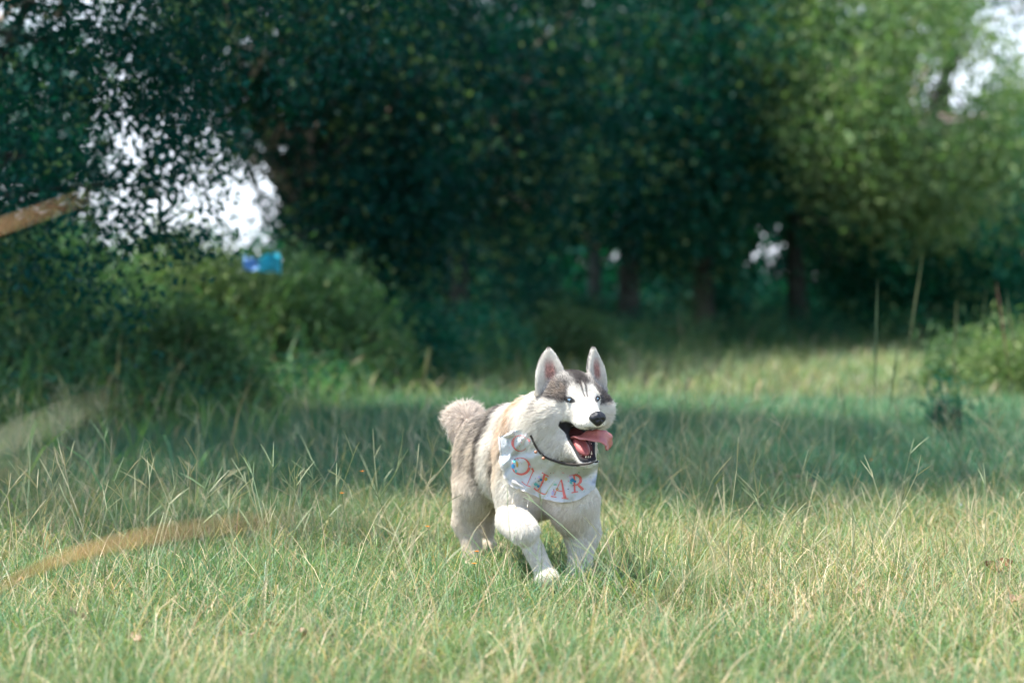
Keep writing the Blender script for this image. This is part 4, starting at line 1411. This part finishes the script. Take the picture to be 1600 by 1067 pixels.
letters = [
    [(arc(813, 692, 11.5, 12.5, -35, -330 + 10, 16), [.8, 1.2, 3.2, 5.2, 2.6, 1.2, .8]), ([(824, 684), (828, 690)], [3, 4])],
    [(arc(813.5, 728, 13.5, 13, -70, 290, 20), [1.2, 5, 4.6, 3.4, 1.4, 1.2, 1.6])],
    [([(831, 731), (834, 737)], [4, 3]), ([(833, 736), (824, 757)], [2, 1.2]), ([(815, 752), (821, 757), (829, 760)], [1.6, 1.4, 1.6])],
    [([(851, 740), (847, 754), (840, 768)], [4, 4.2, 4]), ([(847, 738), (857, 744)], [2.2, 2.2]), ([(834, 762), (843, 769), (852, 772), (856, 767)], [3, 2.6, 2.4, 1.2])],
    [([(877, 749), (883, 778)], [2.5, 5.5]), ([(876, 751), (866, 774)], [1.2, 1.6]), ([(870, 766), (881, 768)], [1.6, 1.6]), ([(861, 775), (870, 777)], [1.8, 1.8]), ([(878, 778), (888, 779)], [1.8, 1.8])],
    [([(897, 743), (898, 768)], [3.5, 3.5]), (arc(899, 749.5, 8.5, 8, -115, 90, 12), [2, 4.5, 4.8, 1.8]), ([(903, 757), (911, 765)], [3.6, 5.4]), ([(893, 770), (903, 768)], [1.8, 1.8]), ([(889, 743), (898, 742)], [1.8, 2])],
]
for L in letters:
    V, F = merge([stroke(p, wd, .0012 + .00015 * k) for k, (p, wd) in enumerate(L)])
    make_mesh('printed_letter', V, F, m_letter, bandana)

# little printed flowers and dots round the letters
pc = {'blue': (.05, .22, .42), 'teal': (.12, .42, .42), 'ochre': (.55, .33, .08), 'black': (.01, .01, .015), 'pink': (.7, .3, .36), 'lilac': (.45, .42, .62), 'green': (.25, .5, .38)}
pm = {k: mat_plain('print_' + k, v, rough=.8, spec=.1) for k, v in pc.items()}
dots = [('blue', 802, 728, 2.6, 4), ('teal', 804, 721, 2.6, 2.2), ('ochre', 808, 725, 1.6, 5), ('black', 805, 718, .8, .8), ('black', 810, 718, .8, .8), ('teal', 806, 736, 1.6, 3),
        ('blue', 845, 749, 2.2, 2), ('ochre', 853, 748, 2.4, 3), ('black', 842, 751, .9, .9), ('black', 848, 754, .9, .9), ('blue', 841, 759, 2.4, 2.4), ('teal', 837, 756, 3.2, 2.2), ('lilac', 843, 745, 2, 2),
        ('lilac', 864, 770, 2, 3.4), ('ochre', 871, 764, 2.4, 1.8), ('black', 866, 765, .8, .8), ('black', 871, 763, .8, .8), ('green', 868, 757, 3, 1.6), ('pink', 866, 767, 1.2, 1.2),
        ('blue', 894, 750, 3, 2.6), ('blue', 898, 752, 2.2, 2), ('lilac', 892, 746, 2.4, 2), ('black', 895, 758, .9, .9), ('teal', 892, 754, 1.6, 2.2), ('pink', 889, 752, 1.2, 1),
        ('lilac', 828, 728, 1.4, 2), ('pink', 803, 751, 2.2, 1.2), ('green', 905, 737, 1.4, 1), ('black', 816, 686, .7, .7), ('black', 813, 682, .5, .5), ('ochre', 812, 696, .8, .8), ('pink', 815, 690, .7, .7), ('pink', 819, 694, .7, .7), ('teal', 809, 688, .6, .6)]
rg2 = np.random.default_rng(5)
for _ in range(150):
    u_, v_ = rg2.random(), rg2.random()
    i_, j_ = int(u_ * (NU - 1)), int(v_ * (NV - 1))
    px_, py_ = gridp[i_, j_]
    dots.append((rg2.choice(['pink', 'teal', 'lilac', 'black', 'green']), px_, py_, rg2.uniform(.3, .6), rg2.uniform(.3, .6)))
bykind = {}
for k, (cn, x, y, rx, ry) in enumerate(dots):
    th = np.linspace(0, 2 * math.pi, 11)[:-1]
    uv = np.array([to_uv(x, y)] + [to_uv(x + rx * math.cos(t), y + ry * math.sin(t)) for t in th])
    V = bsurf(uv[:, 0], uv[:, 1], .0022 + .00002 * k)
    F = np.array([(0, i, i % 10 + 1) for i in range(1, 11)])
    bykind.setdefault(cn, []).append((V, F))
for cn, parts in bykind.items():
    V, F = merge(parts)
    make_mesh('printed_flower', V, F, pm[cn], bandana)

# ruffled hem of the cloth with hanging threads
m_trim = mat_leaf('bandana_trim', trans=.3, rough=.9, spec=.05, tcol=(1, 1, 1))
nE = 160
ue = np.linspace(.0, 1, nE)
rows = []
for k, off in enumerate((0.0, .5, 1.0)):
    base = bsurf(ue, np.full(nE, .985), .002)
    dn = norm(base - bsurf(ue, np.full(nE, .80), .002))
    tw = (.006 * vnoise(np.stack([ue * 44, ue * 0 + k * .3, ue * 0], 1), 1, 3) + .006 * vnoise(np.stack([ue * 31, ue * 0, ue * 0 + k * .2], 1), 1, 9)) * off
    wid = (.010 * smoothstep(.55, .15, ue) + .003) * (1 + .5 * vnoise(np.stack([ue * 40, ue * 0, ue * 0], 1), 1, 5))
    rows.append(base + dn * (off * wid)[:, None] - norm(base - np.array([0, 0, CAM_H])) * tw[:, None])
Ve = np.concatenate(rows)
i = np.arange(nE - 1)
Fe = np.concatenate([np.stack([i, i + 1, nE + i + 1, nE + i], 1), np.stack([nE + i, nE + i + 1, 2 * nE + i + 1, 2 * nE + i], 1)])
make_mesh('ruffled_hem', Ve, Fe, m_trim, bandana, smooth=True, color=np.tile([.76, .73, .69], (len(Ve), 1)))
# loose knotted corner at the shoulder
kp = []
for (x0, y0, x1, y1, r0, r1) in ((804, 676, 788, 682, .009, .005), (800, 752, 826, 765, .007, .003)):
    pts = cast(np.linspace(x0, x1, 7), np.linspace(y0, y1, 7), BOFF + .004)
    kp.append(tube(pts, np.linspace(r0, r1, 7) * (1 + .25 * np.sin(np.arange(7) * 2)), 8))
for V, F in kp:
    make_mesh('knotted_corner', V, F, m_trim, bandana, smooth=True, color=np.tile([.70, .68, .65], (len(V), 1)))
th = []
for (x0, y0, x1, y1) in ((827, 772, 824, 792), (803, 770, 800, 786), (893, 781, 893, 795), (803, 768, 812, 763)):
    pts = cast(np.linspace(x0, x1, 6), np.linspace(y0, y1, 6), BOFF + .004)
    th.append(tube(pts, .0016, 6))
for t_ in th:
    make_mesh('tie_string', *t_, m_trim, bandana, smooth=True, color=np.tile([.72, .66, .56], (len(t_[0]), 1)))

# ---- collar: a dark strap round the whole neck, with studs
cc = P(872, 700, 6.68)
cdir = norm(np.array([.25, -.62, .75]))     # normal of the collar's plane
e1 = norm(np.cross(cdir, UP)); e2 = np.cross(cdir, e1)
th_ = np.linspace(0, 2 * math.pi, 73)[:-1]
ring = []
for t_ in th_:
    d_ = e1 * math.cos(t_) + e2 * math.sin(t_)
    rr = .03
    for _ in range(60):
        s_ = gsample((cc + d_ * rr)[None])[0] - .014
        rr += np.clip(-s_ * .8, -.01, .01)
        rr = min(max(rr, .03), .19)
    ring.append(cc + d_ * rr)
ring = np.array(ring)
for _ in range(6): ring = (np.roll(ring, 1, 0) + np.roll(ring, -1, 0) + 2 * ring) / 4
# the visible run of the strap follows the top edge of the cloth
collar_px = curve_pts([(829, 680), (838, 699), (849, 712), (866, 720), (890, 725), (915, 725), (934, 721)], 40)
cpts = cast(collar_px[:, 0], collar_px[:, 1], .020)
m_strap = mat_plain('collar_strap', (.035, .028, .022), rough=.6)
V, F = tube(cpts, .0035, 8)
collar = make_mesh('collar', V, F, m_strap, dog, smooth=True)
m_stud = mat_plain('collar_stud', (.45, .2, .11), rough=.3, spec=.6)
for x_, y_ in ((837, 706), (849, 716)):
    c_ = cast([x_], [y_], .026)[0]
    t_ = np.linspace(-1, 1, 7)
    pts = c_ + np.outer(t_ * .0055, norm(np.array([.5, 0, -.55])))
    V, F = tube(pts, .0055 * np.sqrt(np.clip(1 - t_ ** 2 * .92, 0, 1)), 10)
    make_mesh('stud', V, F, m_stud, collar, smooth=True)

# ---- nose, eyes, tongue, teeth
def blob(c, r, ax, n=14, power=None):
    th = np.linspace(0, math.pi, n); ph = np.linspace(0, 2 * math.pi, 2 * n + 1)[:-1]
    T, Ph = np.meshgrid(th, ph, indexing='ij')
    L = np.stack([np.sin(T) * np.cos(Ph), np.cos(T), np.sin(T) * np.sin(Ph)], -1).reshape(-1, 3)
    V = L * np.array(r)
    m = 2 * n
    i, j = np.meshgrid(np.arange(n - 1), np.arange(m), indexing='ij')
    F = np.stack([i * m + j, i * m + (j + 1) % m, (i + 1) * m + (j + 1) % m, (i + 1) * m + j], -1).reshape(-1, 4)
    return V, F, L


m_nose = mat_plain('nose_leather', (.012, .012, .014), rough=.32, spec=.5, noise=(900, .4), bump=.3)
V, F, L = blob(nose_c, (.0300, .020, .0250), None, 20)
V[:, 0] *= np.where(V[:, 2] < 0, 1 + V[:, 2] * 18, 1)                       # narrower below
for sg in (-1, 1):                                                             # nostrils and side slits
    d = np.hypot(V[:, 0] - sg * .0095, V[:, 2] + .002)
    V[:, 1] -= np.where(V[:, 1] > 0, .007 * np.exp(-(d / .0042) ** 2), 0)
V[:, 1] -= np.where(V[:, 1] > 0, .002 * np.exp(-(V[:, 0] / .0015) ** 2), 0)
Vn = nose_c + V[:, :1] * HA + V[:, 1:2] * HB + V[:, 2:] * HC
make_mesh('nose', Vn, F, m_nose, dog, smooth=True)

m_eye = mat_plain('eye_surface', (.1, .2, .3), rough=.08, spec=.8, tint=True, coat=1.0)
for e, sg in zip(EYES, (-1, 1)):
    V, F, L = blob(e, (.0115,) * 3, None, 16)
    gaze = norm(np.array([.0, 1.0, -.02]))
    an = np.degrees(np.arccos(np.clip(L @ gaze, -1, 1)))
    colr = np.where(an[:, None] < 11, BLACK, np.where(an[:, None] < 50, np.array([.45, .66, .82]), np.where(an[:, None] < 54, BLACK, BLACK)))
    make_mesh('eye', e + HB * .0030 + V[:, :1] * HA + V[:, 1:2] * HB + V[:, 2:] * HC, F, m_eye, dog, smooth=True, color=colr)
    # lids: dark almond rims above and below
    for up in (1, -1):
        t_ = np.linspace(-1, 1, 15)
        x_ = t_ * .0135
        z_ = up * (.0070 if up > 0 else .0068) * (1 - t_ ** 2) + sg * x_ * .18
        y_ = .0030 + np.sqrt(np.clip(.0122 ** 2 - (x_ * .8) ** 2, 0, 1)) * .93
        pts = e + x_[:, None] * HA + y_[:, None] * HB + z_[:, None] * HC
        V, F = tube(pts, .0024, 6)
        make_mesh('eyelid', V, F, m_strap, dog, smooth=True)

m_tongue = mat_plain('tongue_flesh', (.46, .15, .13), rough=.32, spec=.5, noise=(300, .15), bump=.3, coat=.3)
# centre line in head coordinates: floor of the mouth, over the right-hand lip, hanging outside
tc = np.array([(-.014, .03, -.114), (-.012, .065, -.104), (.002, .100, -.098), (.024, .124, -.097), (.044, .130, -.101), (.060, .126, -.112), (.068, .119, -.127), (.070, .112, -.142)])
tw_ = np.array([.020, .023, .023, .023, .026, .030, .030, .024])
tup = norm(np.array([(0, .3, 1), (0, .7, .9), (-.1, .9, .7), (.0, 1, .55), (.25, 1, .5), (.45, 1, .35), (.6, .9, .2), (.7, .8, .0)]))
n_t = 40
x_ = np.linspace(0, 1, len(tc)); xf = np.linspace(0, 1, n_t)
ctr = np.stack([np.interp(xf, x_, tc[:, k]) for k in range(3)], 1)
for _ in range(6): ctr[1:-1] = (ctr[:-2] + ctr[2:] + 2 * ctr[1:-1]) / 4
wid = np.interp(xf, x_, tw_) * np.sqrt(np.clip(1 - ((xf - .86) / .14).clip(0, 1) ** 2 * .93, 0, 1))
upv = norm(np.stack([np.interp(xf, x_, tup[:, k]) for k in range(3)], 1))
tg = norm(np.gradient(ctr, axis=0))
side = norm(np.cross(tg, upv)); upv = np.cross(side, tg)
ms = 16
rows = []
for i in range(n_t):
    an = np.arange(ms) * 2 * math.pi / ms
    w_ = wid[i]
    x = np.cos(an) * w_
    y = np.sin(an) * .0062 - .005 * np.exp(-(np.cos(an) / .2) ** 2) * (np.sin(an) > 0) + .20 * x * x / w_ + .0022 * math.sin(i * .9) * np.cos(an)
    rows.append(ctr[i] + x[:, None] * side[i] + y[:, None] * upv[i])
V = np.concatenate(rows + [ctr[:1], ctr[-1:]])
F4 = np.array([(i * ms + j, i * ms + (j + 1) % ms, (i + 1) * ms + (j + 1) % ms, (i + 1) * ms + j) for i in range(n_t - 1) for j in range(ms)])
F3 = np.array([(n_t * ms, (j + 1) % ms, j) for j in range(ms)] + [(n_t * ms + 1, (n_t - 1) * ms + j, (n_t - 1) * ms + (j + 1) % ms) for j in range(ms)])
make_mesh('tongue', HO + V @ np.array([HA, HB, HC]), [F4, F3], m_tongue, dog, smooth=True)

V, F, L = blob(None, (.026, .046, .018), None, 14)
jd = norm(np.array([0, .85, -.55])); ju = norm(np.cross(np.array([1.0, 0, 0]), jd))
V = V[:, :1] * np.array([1.0, 0, 0]) + V[:, 1:2] * jd + V[:, 2:] * ju * (1 - .35 * np.exp(-(V[:, :1] / .006) ** 2)) + np.array([-.006, .070, -.136])
make_mesh('mouth_floor', HO + V @ np.array([HA, HB, HC]), F, mat_plain('mouth_floor_flesh', (.34, .09, .08), rough=.35, spec=.5, noise=(300, .2), bump=.3), dog, smooth=True)

m_tooth = mat_plain('tooth_enamel', (.75, .62, .42), rough=.3, spec=.5)
teeth = [(-.019, .094, -.166, .0042, .017, 1), (.019, .094, -.166, .0042, .017, 1), (-.008, .108, -.168, .0024, .006, 1), (0, .109, -.168, .0024, .006, 1),
         (.008, .108, -.168, .0024, .006, 1), (-.035, .055, -.135, .0050, .013, 1), (-.040, .038, -.122, .0052, .013, 1), (-.030, .072, -.148, .0042, .011, 1),
         (.035, .06, -.138, .0050, .011, 1)]
for ta, tb, tc_, r_, hgt, d_ in teeth:
    z_ = np.linspace(0, 1, 6)
    pts = np.array([(ta, tb + .002 * k * d_, tc_ + d_ * hgt * k) for k in z_])
    V, F = tube(HO + pts @ np.array([HA, HB, HC]), r_ * (1 - z_ ** 1.6 * .9), 8)
    make_mesh('tooth', V, F, m_tooth, dog, smooth=True)

# ---- fur strands as hair curves (a part of the dog)
k_ = FUR['keep'].copy()
root = FUR['root']
# under the cloth the coat is pressed flat
bpt = GB[::3, ::3].reshape(-1, 3)
near = np.full(len(root), 9.0)
for j in range(0, len(bpt), 1):
    near = np.minimum(near, ((root - bpt[j]) ** 2).sum(1))
flat = np.sqrt(near) < .030
ln = FUR['length'].copy()
ln *= rng.uniform(.7, 1.1, len(ln)) * np.where(rng.random(len(ln)) < .10, 1.4, 1)
lf = FUR['lift'] * rng.uniform(.6, 1.4, len(ln))
ln = np.where(flat, np.minimum(ln, .010), ln)
lf = np.where(flat, .15, lf)
idx = np.where(k_)[0]
root, nr, tg_, ln, lf, cl_ = root[idx], FUR['nrm'][idx], FUR['tang'][idx], ln[idx], lf[idx], FUR['rcol'][idx]
n = len(idx)
NP = 4
jit = rng.normal(0, 1, (n, 3)) * .10
pts = np.zeros((n, NP, 3), dtype=np.float32)
for k in range(NP):
    f = k / (NP - 1)
    pts[:, k] = root - nr * .002 * (k == 0) + ln[:, None] * f * (tg_ * (.55 + .45 * f) + nr * (lf * (1.25 - .6 * f))[:, None] + jit * f) / np.sqrt(1 + lf[:, None] ** 2 * .4)
hc = bpy.data.hair_curves.new('fur')
hc.add_curves([NP] * n)
hc.points.foreach_set('position', pts.ravel())
rad = np.zeros((n, NP), dtype=np.float32)
rad[:] = np.array([.00055, .00050, .00036, .00010])
rad *= rng.uniform(.7, 1.3, (n, 1))
fine = np.where(ln < .009, .75, 1.0)[:, None]
rad *= fine
ra = hc.attributes.get('radius') or hc.attributes.new('radius', 'FLOAT', 'POINT')
ra.data.foreach_set('value', rad.ravel())
ta = hc.attributes.new('tint', 'FLOAT_COLOR', 'POINT')
dk = np.clip(1.15 - cl_.mean(1) / .62, 0, 1)                     # grizzled where the coat is not white
var = 1 + rng.normal(0, 1, n) * (.07 + .55 * dk) + .08 * vnoise(root, 130, 51)
colr = cl_ * np.clip(var, .22, 1.9)[:, None]
tip = np.ones((n, NP, 4), dtype=np.float32)
tip[..., :3] = np.clip(colr, 0, .9)[:, None, :]
ta.data.foreach_set('color', tip.ravel())
m_fur, nt, out = new_mat('fur_strands')
at = N(nt, 'ShaderNodeAttribute', attribute_name='tint')
pb = N(nt, 'ShaderNodeBsdfPrincipled')
pb.inputs['Roughness'].default_value = .55
pb.inputs['Specular IOR Level'].default_value = .25
tr = N(nt, 'ShaderNodeBsdfTranslucent')
mxs = N(nt, 'ShaderNodeMixShader'); mxs.inputs[0].default_value = .3
nt.links.new(at.outputs['Color'], pb.inputs['Base Color']); nt.links.new(at.outputs['Color'], tr.inputs['Color'])
nt.links.new(pb.outputs[0], mxs.inputs[1]); nt.links.new(tr.outputs[0], mxs.inputs[2]); nt.links.new(mxs.outputs[0], out.inputs[0])
hc.materials.append(m_fur)
fur = bpy.data.objects.new('fur', hc)
COL.objects.link(fur)
fur.parent = dog
fur.matrix_parent_inverse = Matrix.Translation(-dog.location)
tag(fur, kind='stuff')
